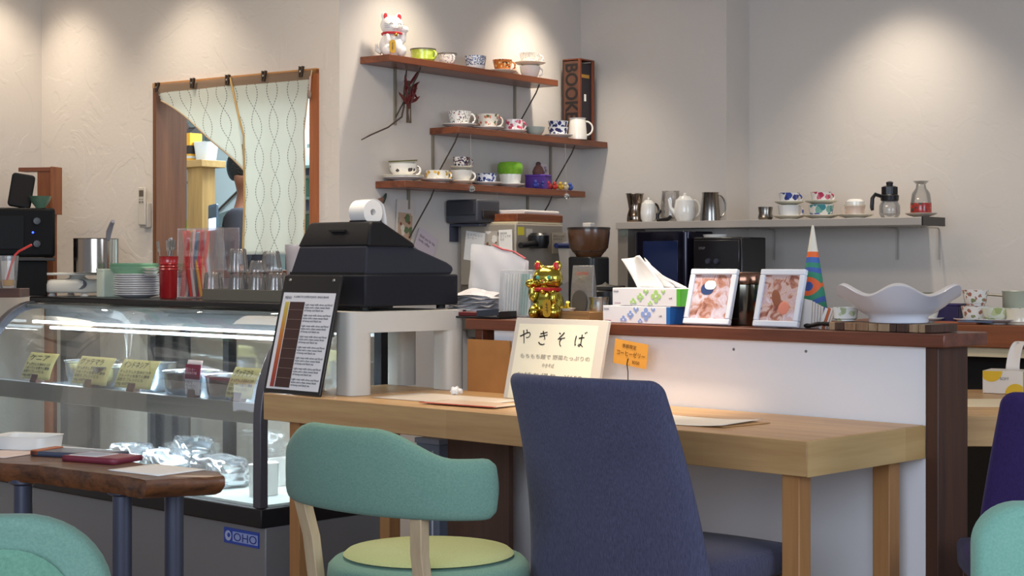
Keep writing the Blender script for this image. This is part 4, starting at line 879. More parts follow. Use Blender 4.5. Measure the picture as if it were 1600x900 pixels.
t2 = T('device_bracket', 'thin grey wall bracket carrying the dark boxy device', 'bracket', W, .002, y0, W.z(.15, y0, 348)-.013)
P('bracket_arm', box(B(), 0, .15, .03, .08, 0, .011), DKMETAL, t2, bev=.002); P('bracket_plate', box(B(), 0, .006, .03, .08, -.06, .0), DKMETAL, t2)
# grinder
gx1, gy1 = .52, W.aty(920, .52); s = W.m(gx1, gy1); gb = W.z(gx1, gy1, 357)
t = T('coffee_grinder', 'black coffee grinder with large brown bean hopper, right of the gold cat', 'coffee grinder', W, gx1, gy1, CZ)
gh = gb-CZ; R_ = 33*s
P('hopper', lathe(B(), [(0, gh-.115), (R_*.55, gh-.115), (R_*.62, gh-.105), (R_*.92, gh-.075), (R_, gh-.02), (R_, gh), (R_*.97, gh), (R_*.9, gh-.06), (0, gh-.1)], 36), mat('#5a3c28', .25, coat=.4), t)
P('hopper_lid', lathe(B(), [(0, gh+.006), (R_*1.02, gh+.004), (R_*1.03, gh-.004), (0, gh-.004)], 36), mat('#2a211d', .3), t); P('lid_knob', box(B(), -.018, .018, -.018, .018, gh+.005, gh+.022), mat('#d9d2c8', .4), t, bev=.003)
P('beans', lathe(B(), [(0, gh-.055), (R_*.86, gh-.06), (R_*.8, gh-.09), (0, gh-.099)], 28), mat('#2c1a10', .6, bmp=(120, .8, .006)), t)
P('grinder_body', prism(B(), rrect(.13, .13, .03), .06, gh-.11, 'xy'), BLACKP, t, bev=.006); P('collar', lathe(B(), [(0, gh-.13), (.06, gh-.13), (.06, gh-.11), (0, gh-.11)], 28), BLACKM, t)
P('grinder_base', prism(B(), rrect(.15, .19, .02), 0, .03, 'xy'), BLACKP, t, bev=.004); P('dosing_fork', box(B(), .06, .15, -.03, .03, .16, .18), BLACKM, t, bev=.003); P('base_neck', box(B(), -.05, .05, -.05, .05, .03, .06), BLACKM, t)
# things on the bar left of the cat
def cl(name, label, cat, px, y, z=BZ+.001, fr=F, **k): x = fr.at(px, y); return T(name, label, cat, fr, x, y, z, **k)
LPL = glass((.92, .93, .94), .6, .12, .25)
y = PY+.118; t = cl('plastic_pouch_stack', 'stack of folded clear plastic pouches, left of the gold cat', 'plastic bags', 742, y)
for i in range(6):
    P('pouch', grid(B(), 10, 8, lambda u, v, i=i: (-.10+.19*u+.006*math.sin(i*2.1), -.034+.068*v, .026+i*.008+.006*math.sin(u*9+i*1.7)*math.cos(v*5+i)+.02*math.sin(u*PI)*v)), mat(['#e8e6e6', '#d9d8dc'][i % 2], .35, bmp=(60, .7, .006)), t)
P('bundle_base', box(B(), -.095, .085, -.032, .032, .001, .026), mat('#cfcdd0', .5), t, bev=.008)
y = PY+.034; t = cl('black_tray', 'black tray with a dark red lining holding slips, at the left end of the bar', 'tray', 752, y, rz=.12)
P('tray_floor', box(B(), -.10, .10, -.045, .045, 0, .006), BLACKP, t, bev=.002); P('red_lining', box(B(), -.07, .02, -.035, .035, .006, .018), mat('#5e1518', .5), t, bev=.002)
for a in (-.10, .094): P('tray_wall', box(B(), a, a+.006, -.045, .045, 0, .022), BLACKP, t, bev=.001)
P('tray_lip', box(B(), .02, .10, -.047, -.04, .004, .022), mat('#2d3440', .4), t, rot=(0, -.08, 0))
y = PY+.115; t = cl('straw_pouch', 'clear pouch of teal and white wrapped straws standing left of the gold cat', 'pouch', 806, y, rz=.1, tilt=-.1)
P('pouch_film', prism(B(), rrect(.125, .145, .006, 3, 0, .0725), -.012, .012, 'xz'), LPL, t, bev=.004)
for i in range(10): P('straw', tube(B(), [(-.045+i*.010, 0, .008), (-.048+i*.0105, .002, .133)], .0038, 6), mat(['#d9dbd8', '#e5e2de', '#cfd6d4', '#e5e2de', '#d9dbd8', '#e2dcd4', '#2f8a78', '#3c9c88', '#57a898', '#cfe0dc'][i], .4), t)
y = PY+.168; t = cl('zip_bag', 'large clear zip bag with a red seal line standing behind the straw pouch', 'bag', 782, y, rz=.05, tilt=-.08)
P('bag_film', grid(B(), 18, 16, lambda u, v: (-.13+.23*u-.004*v, -.006-.012*math.sin(v*PI)*math.sin(u*PI)+.004*math.sin(u*13+v*4)*math.sin(v*9+1), (.225-.05*u**2)*v)), glass((.92, .90, .93), .6, .12, .5), t)
P('bag_back', grid(B(), 8, 8, lambda u, v: (-.13+.23*u-.004*v, .008+.008*math.sin(v*PI)*math.sin(u*PI), (.222-.05*u**2)*v)), mat('#cfcbd0', .6), t)
P('red_seal', tube(B(), [(-.04, -.008, .222), (0, -.008, .208), (.05, -.009, .200), (.097, -.008, .178)], .003, 6), mat('#b8404a', .4), t)
y = PY+.05; t = cl('cardboard_box', 'flat brown cardboard box lying beside the gold cat on the bar', 'box', 912, PY+.12, rz=.0)
P('box_body', box(B(), -.085, .065, -.05, .05, 0, .024), mat('#a9804f', .8, var=.08), t, bev=.001); P('box_flap', box(B(), -.085, .065, -.052, -.05, .018, .0255), mat('#9a7346', .8), t)
t = cl('white_dish', 'tiny white dish on the flat cardboard box', 'dish', 886, PY+.10, z=BZ+.0268); P('dish_body', lathe(B(), [(0, 0), (.018, 0), (.026, .008), (.024, .008), (.017, .002), (0, .002)], 24), WHITEP, t)
t = cl('silver_coffee_bag', 'silver grey bag with red print and a dark oval, standing right of the gold cat', 'bag', 912, PY+.17, z=BZ+.001, rz=.15)
P('bag_body', loftring(B(), [[(a*w_, b*d_, z) for a, b in ((-1, -1), (0, -1.2), (1, -1), (1, 1), (0, 1.2), (-1, 1))] for z, w_, d_ in ((0, .036, .014), (.02, .04, .013), (.10, .038, .009), (.15, .037, .003), (.158, .037, .0015))]), mat('#8f8d8c', .35, .5, bmp=(40, .5, .006)), t, bev=.001)
P('dark_oval', lathe(B(), [(0, 0), (.026, 0), (.026, .001), (0, .001)], 28, rf=lambda a, z: 1+.35*math.sin(a)**2), mat('#4a4745', .5), t, loc=(-.004, -.0175, .05), rot=(PI/2-.04, 0, 0))
txt('COFFEE', .013, mat('#c24a38', .5), t, (-.022, -.0125, .130), fit=.045)
t = cl('black_ware', 'black round pot beside the silver coffee bag behind the bar', 'pot', 946, .90, z=.86)
P('pot_body', lathe(B(), [(0, 0), (.05, 0), (.055, .01), (.055, .15), (.05, .155), (0, .155)], 28), BLACKP, t); P('pot_lid', lathe(B(), [(0, .156), (.052, .156), (.05, .165), (.01, .172), (0, .18)], 28), BLACKM, t)
t = cl('steel_milk_jug', 'small polished steel jug beside the tissue boxes on the bar', 'jug', 936, PY+.155); P('jug_body', lathe(B(), [(0, 0), (.03, 0), (.032, .005), (.027, .05), (.030, .066), (.028, .066), (.025, .05), (.03, .006), (0, .004)], 28), STEEL, t)
t0 = T('equipment_stand', 'plain grey stand under the black round pot', 'stand', F, F.at(946, .90), .90, .0); P('stand_top', box(B(), -.12, .12, -.10, .10, .82, .858), STEELR, t0, bev=.003)
for a in (-1, 1):
    for b in (-1, 1): P('leg', box(B(), a*.1-.01, a*.1+.01, b*.08-.01, b*.08+.01, 0, .82), DKMETAL, t0)

# tissue boxes
def tissue_box(name, label, fr, x, y, z, L, Dp, Hh, side, flower, rz=0, tissue=True, base='#e3e1e4', group='tissue boxes'):
    t = T(name, label, 'tissue box', fr, x, y, z, rz=rz, group=group)
    P('carton', box(B(), 0, L, 0, Dp, 0, Hh), mat(base, .55), t, bev=.001, seg=1)
    if side: P('end_panel', box(B(), L-.001, L+.0008, .0005, Dp-.0005, .0005, Hh-.0005), mat(side, .5), t); P('wrap_corner', box(B(), L-.012, L+.0005, -.0008, 0, .0005, Hh-.0005), mat(side, .5), t)
    if flower:
        fm = mat(flower, .6)
        for cx_, cz, r_, full in ((.155, .55, .017, 1), (.155-.055, .5, .011, 1), (.115+.005, .85, .009, .5), (.075, .2, .011, .5), (.135, .12, .008, .5), (.18, .85, .007, .5)):
            bm = B()
            for q in range(4):
                a = q*PI/2+PI/4*0; px_, pz = cx_+math.cos(a)*r_*.62, cz*Hh+math.sin(a)*r_*.62
                if Hh-.001-r_*.4 > pz > .001+r_*.4: lathe(bm, [(0, 0), (r_*.42, 0), (r_*.42, .0006), (0, .0006)], 16, px_, pz)
            if not bm.verts: continue
            P('printed_flower', bm, fm, t, loc=(0, -.0003, 0), rot=(PI/2, 0, 0))
            P('flower_centre', lathe(B(), [(0, 0), (r_*.22, 0), (r_*.22, .001), (0, .001)], 12, cx_, cz*Hh), mat(base, .55), t, loc=(0, -.0003, 0), rot=(PI/2, 0, 0))
        txt('tissue', .008, mat('#6a6a70', .6), t, (.004, -.0005, Hh-.011)); txt('soft', .007, mat('#8c6a70', .6), t, (.20, -.0005, .02))
        P('small_print', box(B(), .008, .03, -.0004, 0, .006, .0075), mat('#b07a86', .6), t)
    return t
def tissue(t, L, Dp, Hh, sheets):
    P('box_slot', box(B(), L*.25, L*.75, Dp*.4, Dp*.6, Hh, Hh+.0006), mat('#d0ced2', .5), t)
    for i, pts in enumerate(sheets):
        bm = B(); n = 10
        (a0, a1), (b0, b1) = pts
        grid(bm, n, n, lambda u, v: ((a0+(a1-a0)*u)*(1-v)+(b0[0]+(b1[0]-b0[0])*u)*v, Dp*.5+.018*math.sin(u*5+i)*v+.012*i-.01*v, Hh+((b0[1]+(b1[1]-b0[1])*u))*v**.9))
        solid(P('tissue_sheet', bm, mat('#efece8', .85), t), .0008)
x0 = F.at(942, PY+.012); tb = .108
b1_ = tissue_box('tissue_box', 'white tissue box with blue flower print, lower one on the bar', F, x0, PY+.012, BZ+.001, .238, tb, .047, '#1f66b0', '#8ba2d8')
x1 = F.at(957, PY+.014)
b2_ = tissue_box('tissue_box', 'white tissue box with green flower print and tissue sticking out, the upper one', F, x1, PY+.014, BZ+.0495, .238, tb, .048, '#4fb02c', '#a9cf7c')
tissue(b2_, .238, tb, .048, [((.045, .14), ((-.005, .080), (.075, .090))), ((.055, .17), ((.030, .088), (.085, .070))), ((.07, .20), ((.045, .084), (.195, .004)))])

# photo frames
def img_mat(kind):
    m, t, b, o = nt('photo_print'); v = coords(t); n = t.nodes.new('ShaderNodeTexNoise'); n.inputs['Scale'].default_value = 38; n.inputs['Detail'].default_value = 3; n.inputs['Distortion'].default_value = 1.2; t.links.new(v, n.inputs['Vector'])
    cs = [(.3, '#8a5a50'), (.42, '#b58474'), (.5, '#c4a3a3'), (.58, '#cdbdca'), (.7, '#d5cdda')] if kind == 0 else [(.3, '#7e4a42'), (.42, '#b07a6a'), (.5, '#d0b8b0'), (.6, '#c4a6ac'), (.7, '#d5cdd8')]
    t.links.new(ramp(t, n.outputs['Fac'], cs), b.inputs['Base Color']); sset(b, rough=.3, coat=.6); return m
def photo_frame(label, px0, px1, y, kind, h=.152):
    x0, x1 = F.at(px0, y), F.at(px1, y); w = x1-x0; t = T('photo_frame', label, 'photo frame', F, x0, y, BZ+.001+.002, tilt=-.27, group='white photo frames on the bar'); fw = .0155; FR = mat('#dde2ec', .35)
    for nm, a in (('frame_rail', (0, w, 0, fw)), ('frame_rail', (0, w, h-fw, h)), ('frame_stile', (0, fw, fw, h-fw)), ('frame_stile', (w-fw, w, fw, h-fw))):
        P(nm, box(B(), a[0], a[1], -.007, .007, a[2], a[3]), FR, t, bev=.0025, seg=2)
    P('backing', box(B(), .004, w-.004, .004, .009, .004, h-.004), mat('#8a8f98', .6), t)
    P('photo', box(B(), fw, w-fw, -.001, .002, fw, h-fw), img_mat(kind), t)
    if kind == 0:
        P('blue_dish', lathe(B(), [(0, 0), (.021, 0), (.021, .0006), (0, .0006)], 28, rf=lambda a, z: 1-.25*math.sin(a)**2), mat('#2f4474', .4), t, loc=(w*.40, -.0012, h*.64), rot=(PI/2, 0, 0)); P('glare_spot', lathe(B(), [(0, 0), (.019, 0), (.019, .0006), (0, .0006)], 28, rf=lambda a, z: 1-.35*math.sin(a)**2), mat('#f2eee8', .3), t, loc=(w*.46, -.0019, h*.71), rot=(PI/2, 0, 0), label='white glare painted over the pictured dish')  # pale disc is a glare highlight painted onto the print
    else:
        P('pictured_loaf', ell(B(), (w*.42, -.001, h*.5), (.013, .0012, .024), 16, 10, M=Matrix.Rotation(-.4, 4, 'Y')), mat('#8a5138', .5), t); P('pictured_pink', ell(B(), (w*.62, -.001, h*.33), (.017, .0012, .018), 16, 10), mat('#d5836e', .5), t)
    P('easel_leg', prism(B(), [(.009, 0.001+.0), (.06, .012), (.06, .018), (.009, h*.62)], w/2-.012, w/2+.012, 'yz'), mat('#8a8f98', .6), t); return t
photo_frame('white photo frame with a blue dish picture, nearer the tissue boxes', 1068, 1140, PY+.03, 0)
photo_frame('white photo frame with a bread picture, nearer the wavy bowl', 1177, 1247, PY+.02, 1)
t = cl('steel_canister', 'tall polished steel canister with brown lid band between the two photo frames', 'canister', 1163, PY+.128)
P('canister_body', lathe(B(), [(0, 0), (.050, 0), (.052, .004), (.052, .108), (.05, .11), (0, .11)], 40), mat('#7b776c', .14, 1), t); P('canister_lid', lathe(B(), [(0, .11), (.054, .11), (.055, .114), (.055, .136), (.052, .140), (0, .142)], 40), mat('#8a6654', .18, .9), t)
# napkins, cone, tongs
t = cl('napkin_stack', 'folded white napkins standing behind the bread photo frame', 'napkins', 1262, PY+.075, rz=.0)
for i in range(5): P('napkin', prism(B(), [(-.026+i*.002, 0), (.022+i*.003, 0), (.026+i*.003, .070-.004*i), (-.018+i*.002, .078-.003*i)], i*.008-.02, i*.008-.015, 'xz'), mat('#e5ddd6', .85), t, bev=.001)
t = cl('sugar_sticks', 'white and orange stick packets leaning by the napkins', 'packets', 1281, PY+.06, rz=.1)
for i in range(4): P('packet', box(B(), -.004, .004, i*.006, i*.006+.002, 0, .055), mat(['#e8e2da', '#d06a38', '#e8e2da', '#e0cfc0'][i], .6), t, loc=(i*.004, 0, 0), rot=(0, .35, 0))
kx, ky = W.at(1268, .62), .62
kx = 1.36; ky = W.aty(1268, kx)
def cone_mat():
    m, t, b, o = nt('cone_print'); v = coords(t); sp = t.nodes.new('ShaderNodeSeparateXYZ'); t.links.new(v, sp.inputs[0])
    # arcs around two points of the paper: hue bands by distance from the arc centre
    dx = math2(t, 'MULTIPLY', math2(t, 'ADD', sp.outputs[0], -.004), 1.0); dz = math2(t, 'ADD', sp.outputs[2], -.105)
    d = math2(t, 'SQRT', math2(t, 'ADD', math2(t, 'MULTIPLY', dx, dx), math2(t, 'MULTIPLY', dz, dz)))
    n = math2(t, 'DIVIDE', d, .10)
    col = ramp(t, n, [(0, '#2f4f98'), (.12, '#e0602c'), (.24, '#2c8468'), (.38, '#3a5aa4'), (.5, '#2c8468'), (.62, '#3b62a8'), (.76, '#e4672c'), (.9, '#ddd6c6')], 'CONSTANT'); t.links.new(col, b.inputs['Base Color']); sset(b, rough=.6); return m
t = T('paper_cone', 'tall cream paper cone with rainbow ring print, behind the bread photo frame', 'cone', F, F.at(1270, PY+.155), PY+.155, BZ+.001)
P('cone_body', lathe(B(), [(0, 0), (.046, 0), (.045, .004), (.012, .205), (.003, .262), (0, .264)], 32), cone_mat(), t)
t = cl('black_tongs', 'black tongs lying by the wooden trivet on the bar', 'tongs', 1283, PY+.04)
for s_ in (-1, 1): P('tong_arm', tube(B(), [(-.04, s_*.003, .006), (0, s_*.012, .014), (.035, s_*.006, .012), (.045, 0, .010)], .0045, 8), BLACKP, t)
P('handle_tip', ell(B(), (-.04, 0, .007), (.012, .008, .006), 10, 8), BLACKM, t)
# trivet and wavy bowl
tx0, tx1 = F.at(1290, PY+.0), F.at(1452, PY+.0); tw = tx1-tx0
t = T('wooden_trivet', 'trivet of striped wooden blocks under the wavy white bowl', 'trivet', F, tx0, PY+.015, BZ+.001)
r = random.Random(3); x = 0
WB = [wood('#6d4a34', '#a98563', 'z', 3, .6), wood('#8a6a4c', '#b79a78', 'z', 3, .6), wood('#3a261c', '#5c4030', 'z', 3, .6)]
while x < tw-.005:
    w_ = min(r.choice((.018, .026, .034)), tw-x); P('wood_block', box(B(), x, x+w_-.0015, 0, .12, 0, .019), WB[r.choice((0, 1, 1, 2))], t, bev=.001, seg=1); x += w_
bx = F.at(1404, PY+.08); t = T('wavy_bowl', 'large white bowl with a deeply wavy rim on the wooden trivet', 'bowl', F, bx, PY+.08, BZ+.0215)
def wz(a, r_, z): return .0150*math.cos(6*(a+1.03))*max(0, (z-.03)/.055)**1.3
def wr(a, z): return 1+.045*math.cos(6*(a+1.03))*max(0, (z-.03)/.055)
P('bowl_body', lathe(B(), [(0, .004), (.066, .002), (.070, 0), (.072, .004), (.070, .014), (.088, .024), (.112, .042), (.130, .060), (.150, .076), (.153, .079), (.149, .081), (.126, .065), (.106, .046), (.084, .028), (.062, .018), (0, .016)], 120, rf=wr, zf=wz), mat('#d5d8e2', .3, coat=.3), t, sharp=80)
cup(F, F.at(1321, PY+.085), PY+.085, BZ+.0215, .032, .034, deco('#e9e9e4', ['#a9b78c', '#c7cfae'], 60, .4), 'small white cup with faint green pattern left of the wavy bowl', None, group='cups around the wavy bowl', foot=.75, belly=.05)

# ------------------------------------------------------------------ right-hand counter, table, chair surroundings
t = T('far_counter', 'brown wooden counter ledge beyond the bar at the right, holding cups', 'counter', W, 1.74, .0, 0)
fy = .60; 
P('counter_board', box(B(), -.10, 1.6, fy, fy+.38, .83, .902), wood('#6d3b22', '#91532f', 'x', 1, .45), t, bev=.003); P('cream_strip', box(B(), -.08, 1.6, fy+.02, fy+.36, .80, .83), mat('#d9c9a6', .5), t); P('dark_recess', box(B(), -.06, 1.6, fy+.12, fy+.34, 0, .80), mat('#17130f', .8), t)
fcz = .903
def fc(px, dy): y = fy+dy; return W.at(px, y), y
for px, dy, r_, h_, m, lb, ang in ((1448, .10, .052, .045, deco('#e5e0d4', ['#6b6a4a'], 60, .25), 'white cup with a dark rim pattern behind the wavy bowl', None), ):
    x, y = fc(px, dy); saucer(W, x, y, fcz, .06, CHINA, 'white saucer behind the wavy bowl', group='cups on the far counter'); 
    t = T('dark_box', 'dark violet box behind the right end of the wavy bowl', 'box', W, *fc(1484, .14), fcz); P('box_body', box(B(), -.045, .045, -.04, .04, 0, .055), mat('#2a2050', .5), t, bev=.003); P('box_lid', box(B(), -.047, .047, -.042, .042, .055, .062), mat('#352a62', .5), t, bev=.002)
    cup(W, x, y, fcz+.006, r_, .09, m, lb, ang, group='cups on the far counter', foot=.6, rim=mat('#6b6a50', .4))
FL2 = deco('#e9e4de', ['#a8705c', '#b98a7a', '#8a8f68'], 60, .42)
x, y = fc(1524, .10); saucer(W, x, y, fcz, .07, CHINA, 'white saucer under the flowered stack at the right', group='cups on the far counter')
cup(W, x, y, fcz+.006, .046, .05, FL2, 'white cup with brown flowers, lower of the stack on the far counter', None, group='cups on the far counter', foot=.7)
cup(W, x, y, fcz+.0575, .042, .05, FL2, 'white cup with brown flowers, upper of the stack on the far counter', math.radians(140), group='cups on the far counter', foot=.7)
x, y = fc(1556, .09); saucer(W, x, y, fcz, .075, mat('#cfc8c4', .3), 'pale shallow dish in front on the far counter', group='cups on the far counter')
cup(W, x, y, fcz+.006, .045, .045, deco('#dfe2cf', ['#a9b77a', '#c5cfa0'], 40, .5), 'green-tinted white cup on the far counter', None, group='cups on the far counter')
x, y = fc(1592, .10); cup(W, x, y, fcz, .045, .05, CREAM, 'cream cup at the right edge, lower one on the far counter', None, group='cups on the far counter', foot=.8)
x, y = fc(1597, .20); t = T('steel_pan', 'small grey saucepan with a long thin handle on the far counter', 'pan', W, x, y, fcz); P('pan_body', lathe(B(), [(0, 0), (.06, 0), (.062, .1), (.065, .104), (.06, .1), (.058, .004), (0, .003)], 32), mat('#b5bcae', .35, .2), t); P('pan_handle', tube(B(), [(-.055, 0, .088), (-.13, .01, .092), (-.155, .012, .06)], .004, 8), STEELR, t)
t = T('folded_cloth', 'folded cloth with brown and blue edge on the front of the far counter', 'cloth', W, *fc(1488, .045), fcz); P('cloth_layers', box(B(), -.05, .09, -.03, .03, 0, .006), mat('#b0694a', .8), t, bev=.002); P('blue_layer', box(B(), .03, .14, -.035, .02, .006, .009), mat('#6b7c9c', .8), t, bev=.001)
# right table
c1 = Vector((1.40, 4.20)); 
t = T('right_table', 'light wooden table top behind the bar end post, under the yellow tissue box', 'table', W, 1.40+0*1, -.60, 0); o_ = t
o_.location = (1.12, 4.17, 0); o_.rotation_euler = (0, 0, 0)
P('tabletop', box(B(), -.02, 1.3, -.0, .86, TZ-.078, TZ), MAPLE, t, bev=.002, seg=1)
for a, b in ((.50, .3), (.50, .76), (1.2, .05), (1.2, .76)): P('leg', box(B(), a, a+.045, b, b+.045, 0, TZ-.075), MAPLEZ, t)
P('place_paper', box(B(), .05, .35, .25, .50, TZ, TZ+.0012), mat('#e6d9ba', .6), t)
yx = Vector((1.41, 4.90)); t = T('tissue_box', 'white tissue box with yellow circles on the right-hand table', 'tissue box', G, yx.x-.03, yx.y-.02, TZ+.001, rz=math.radians(-28), group=None)
L_, D_, H_ = .115, .115, .066
P('carton', box(B(), 0, L_, 0, D_, 0, H_), mat('#e6e0d8', .55), t, bev=.001, seg=1)
YL = mat('#e3bb2e', .5)
def disc(cx_, cz, r_, nrm='x'):
    bm = B(); pts = []
    for i in range(33):
        a = 2*PI*i/32; pts.append((min(L_-.0005, max(.0005, cx_+r_*math.cos(a))), min(H_-.0005, max(.0005, cz+r_*math.sin(a)))))
    pts = pts[:-1]; prism(bm, pts, -.0008, 0, 'xz'); bmesh.ops.remove_doubles(bm, verts=bm.verts, dist=1e-6); return bm
P('yellow_circle', disc(.025, .066, .032), YL, t); P('yellow_circle', disc(.095, .0, .030), YL, t); P('yellow_end', box(B(), L_, L_+.0008, .001, D_*.62, .001, H_-.001), YL, t)
txt('SOFT', .011, mat('#7a7f88', .6), t, (.05, -.0009, .04))
bm = grid(B(), 10, 14, lambda u, v: (.055+.04*u*(1-v*.2)+.045*v**1.5, .055+.012*math.sin(u*5)*v, H_+.085*math.sin(min(1, v*1.05)*PI*.62)))
solid(P('tissue_sheet', bm, mat('#ece6e0', .85), t), .0008)

# ------------------------------------------------------------------ ledge with its cups and pots
LZ = 1.271; lx0 = W.at(962, 1.424); lx1 = W.at(1440, 1.424)
t = T('ledge_shelf', 'long pale grey wall ledge with a black end cap along the back wall', 'shelf', W, 0, 0, LZ)
P('ledge_board', box(B(), lx0, lx1, 1.424, 1.624, -.030, 0) if False else prism(B(), [(lx0, 1.424), (lx1, 1.424), (lx1, 1.64), (lx1-.12, 1.64), (lx1-.12, 1.778), (.732, 1.778), (.732, 1.582), (lx0, 1.582)], -.030, 0, 'xy'), mat('#b3aba3', .5), t, bev=.002)
P('black_end_cap', box(B(), lx1, lx1+.006, 1.424, 1.642, -.032, .002), BLACKP, t); P('side_panel', box(B(), lx0, lx0+.05, 1.44, 1.582, -.44, -.031), mat('#8b857f', .6), t, bev=.002)
P('socket_plate', box(B(), lx0+.018, lx0+.044, 1.436, 1.44, -.06, -.015), mat('#7f8a80', .4), t)
for px in (1180, 1375, 1440): x = W.at(px, 1.6); P('bracket', tube(B(), [(x, 1.60, -.034), (x, 1.76, -.034), (x, 1.776, -.04), (x, 1.776, -.16)], .003, 6), mat('#a59f98', .5), t)
L1 = LZ+.001
def lg(px, y=1.50): return W.at(px, y), y, W.m(W.at(px, y), y)
x, y, s = lg(992); t = T('steel_shaker', 'waisted polished steel pot at the left end of the ledge', 'pot', W, x, y, L1); k = s*44
P('pot_body', lathe(B(), [(0, 0), (.033, 0), (.035, .006), (.033, k*.25), (.026, k*.45), (.031, k*.7), (.036, k*.93), (.037, k), (.033, k), (.028, k*.7), (.023, k*.45), (0, .01)], 32), mat('#8c7d70', .15, 1), t)
P('pot_rim', lathe(B(), [(.033, k-.004), (.040, k-.002), (.039, k+.002), (.033, k+.002), (.033, k-.004)], 32), STEEL, t)
def teapot(px, r_, h_, label, spout=None, hand=None, hm=CHINA):
    x, y, s = lg(px); t = T('white_teapot', label, 'teapot', W, x, y, L1)
    P('pot_body', lathe(B(), [(0, 0), (r_*.75, 0), (r_*.95, h_*.15), (r_, h_*.4), (r_*.86, h_*.78), (r_*.62, h_*.86), (0, h_*.86)], 32), CHINA, t)
    P('pot_lid', lathe(B(), [(0, h_*.86), (r_*.62, h_*.86), (r_*.5, h_*.93), (r_*.12, h_*.96), (r_*.16, h_*1.02), (r_*.08, h_*1.05), (0, h_*1.06)], 24), CHINA, t)
    if hand is not None: P('handle', ring_handle(B(), r_*.88, h_*.15, h_*.78, r_*.55, .005, hand), hm, t)
    if spout is not None:
        bm = tube(B(), [(r_*.8, 0, h_*.25), (r_*1.3, 0, h_*.5), (r_*1.45, 0, h_*.82)], [.011, .008, .006], 10); bmesh.ops.rotate(bm, verts=bm.verts, matrix=Matrix.Rotation(spout, 3, 'Z')); P('spout', bm, CHINA, t)
    return t
HL = HR+PI
teapot(1013, .034, .098, 'white coffee pot with a thick black handle on the ledge', None, HR+.2, BLACKP)
x, y, s = lg(1040); t = T('glass_server', 'clear glass server standing between the two white pots on the ledge', 'glass pot', W, x, 1.54, L1); P('server_body', lathe(B(), [(.0, 0), (.034, 0), (.042, .02), (.042, .07), (.036, .125), (.038, .13), (.034, .125), (.038, .07), (.038, .02), (0, .004)], 32), glass((.97, .97, .97), .6), t)
P('black_grip', tube(B(), [(-.02, -.05, .045), (-.022, -.068, .03), (-.02, -.07, .005), (.03, -.072, .008), (.045, -.07, .02)], .008, 8), BLACKP, t)
teapot(1070, .046, .112, 'round white teapot with a short spout in the left half of the ledge', HL, HR)
x, y, s = lg(1110); t = T('steel_pitcher', 'brushed steel pitcher with a long side handle on the ledge', 'pitcher', W, x, y, L1); P('pitcher_body', lathe(B(), [(0, 0), (.042, 0), (.042, .006), (.033, .112), (.036, .117), (.033, .117), (.030, .112), (.038, .008), (0, .005)], 32), mat('#8e8a84', .2, 1), t)
P('handle', ring_handle(B(), .037, .012, .105, .028, .0035, HR), STEEL, t)
x, y, s = lg(1196); cup(W, x, y, L1, .030, .052, mat('#8c8780', .25, 1), 'small steel cup left of the blue-patterned cups', None, group='cups on the ledge', name='steel_cup', foot=.9); 
BLU = deco('#e4e4e4', ['#3f4f9c', '#5b7bb8', '#2c3a80'], 48, .55, .014, .055); RED = deco('#e9e2de', ['#b83a5c', '#8f3a6c', '#c76a80'], 50, .5, .014, .055)
TEAL = deco('#e6e3dc', ['#3f8a94', '#5566b0', '#7ab0a4'], 40, .6, .010, .05)
def stack(px, m1, m2, n1, r1=.045, r2=.042):
    x, y, s = lg(px); saucer(W, x, y, L1, r1*1.45, CREAM, 'cream saucer at the bottom of the %s stack on the ledge' % n1, group='cups on the ledge')
    cup(W, x, y, L1+.006, r1, .050, m1, 'wide patterned cup, lower of the %s stack on the ledge' % n1, HR if px < 1260 else None, group='cups on the ledge', foot=.7, belly=.04)
    saucer(W, x, y, L1+.0565, r1*1.3, mat('#cfcdbb', .3), 'pale green-edged saucer between the cups of the %s stack' % n1, group='cups on the ledge')
    cup(W, x, y, L1+.062, r2, .044, m2, 'patterned cup, upper of the %s stack on the ledge' % n1, HR, group='cups on the ledge', foot=.75)
stack(1233, deco('#e6e6e6', ['#44549c'], 30, .25, .015, .05), BLU, 'blue-patterned'); stack(1283, TEAL, RED, 'red-topped', .050)
x, y, s = lg(1336); saucer(W, x, y, L1, .072, CREAM, 'wide cream saucer under the brown-banded cream cup', group='cups on the ledge')
cup(W, x, y, L1+.006, .041, .046, mat('#c9b5a8', .3), 'cream cup with pinkish brown band on the ledge', HL, group='cups on the ledge', foot=.8, rim=CREAM); t = T('cup_lid', 'white domed lid on the pinkish brown banded cup', 'lid', W, x, y, L1+.053, group=None); P('lid_body', lathe(B(), [(0, 0), (.036, 0), (.036, .012), (.025, .022), (0, .024)], 24), CHINA, t)
x, y, s = lg(1390); t = T('siphon_coffee_pot', 'glass coffee pot with tall black lid and black handle on the ledge', 'coffee pot', W, x, y, L1)
P('pot_glass', lathe(B(), [(0, 0), (.032, 0), (.040, .015), (.040, .045), (.030, .066), (.027, .066), (.036, .045), (.036, .016), (0, .004)], 32), glass((.9, .9, .88), .7, .02, .12), t)
P('coffee_filter', lathe(B(), [(.028, .062), (.034, .066), (.036, .085), (.030, .09), (0, .09)], 28), BLACKP, t); P('black_lid', lathe(B(), [(0, .09), (.031, .09), (.031, .118), (.022, .122), (.012, .124), (.014, .136), (.008, .140), (0, .140)], 28, rf=lambda a, z: 1+.05*math.cos(8*a)), BLACKP, t)
P('handle', (lambda b: (tube(b, [(.03, 0, .082), (.055, 0, .090), (.066, 0, .075), (.068, 0, .04), (.066, 0, .028)], [.007, .008, .008, .008, .006], 8), bmesh.ops.rotate(b, verts=b.verts, matrix=Matrix.Rotation(HL, 3, 'Z')))[0] and b)(B()), BLACKP, t)
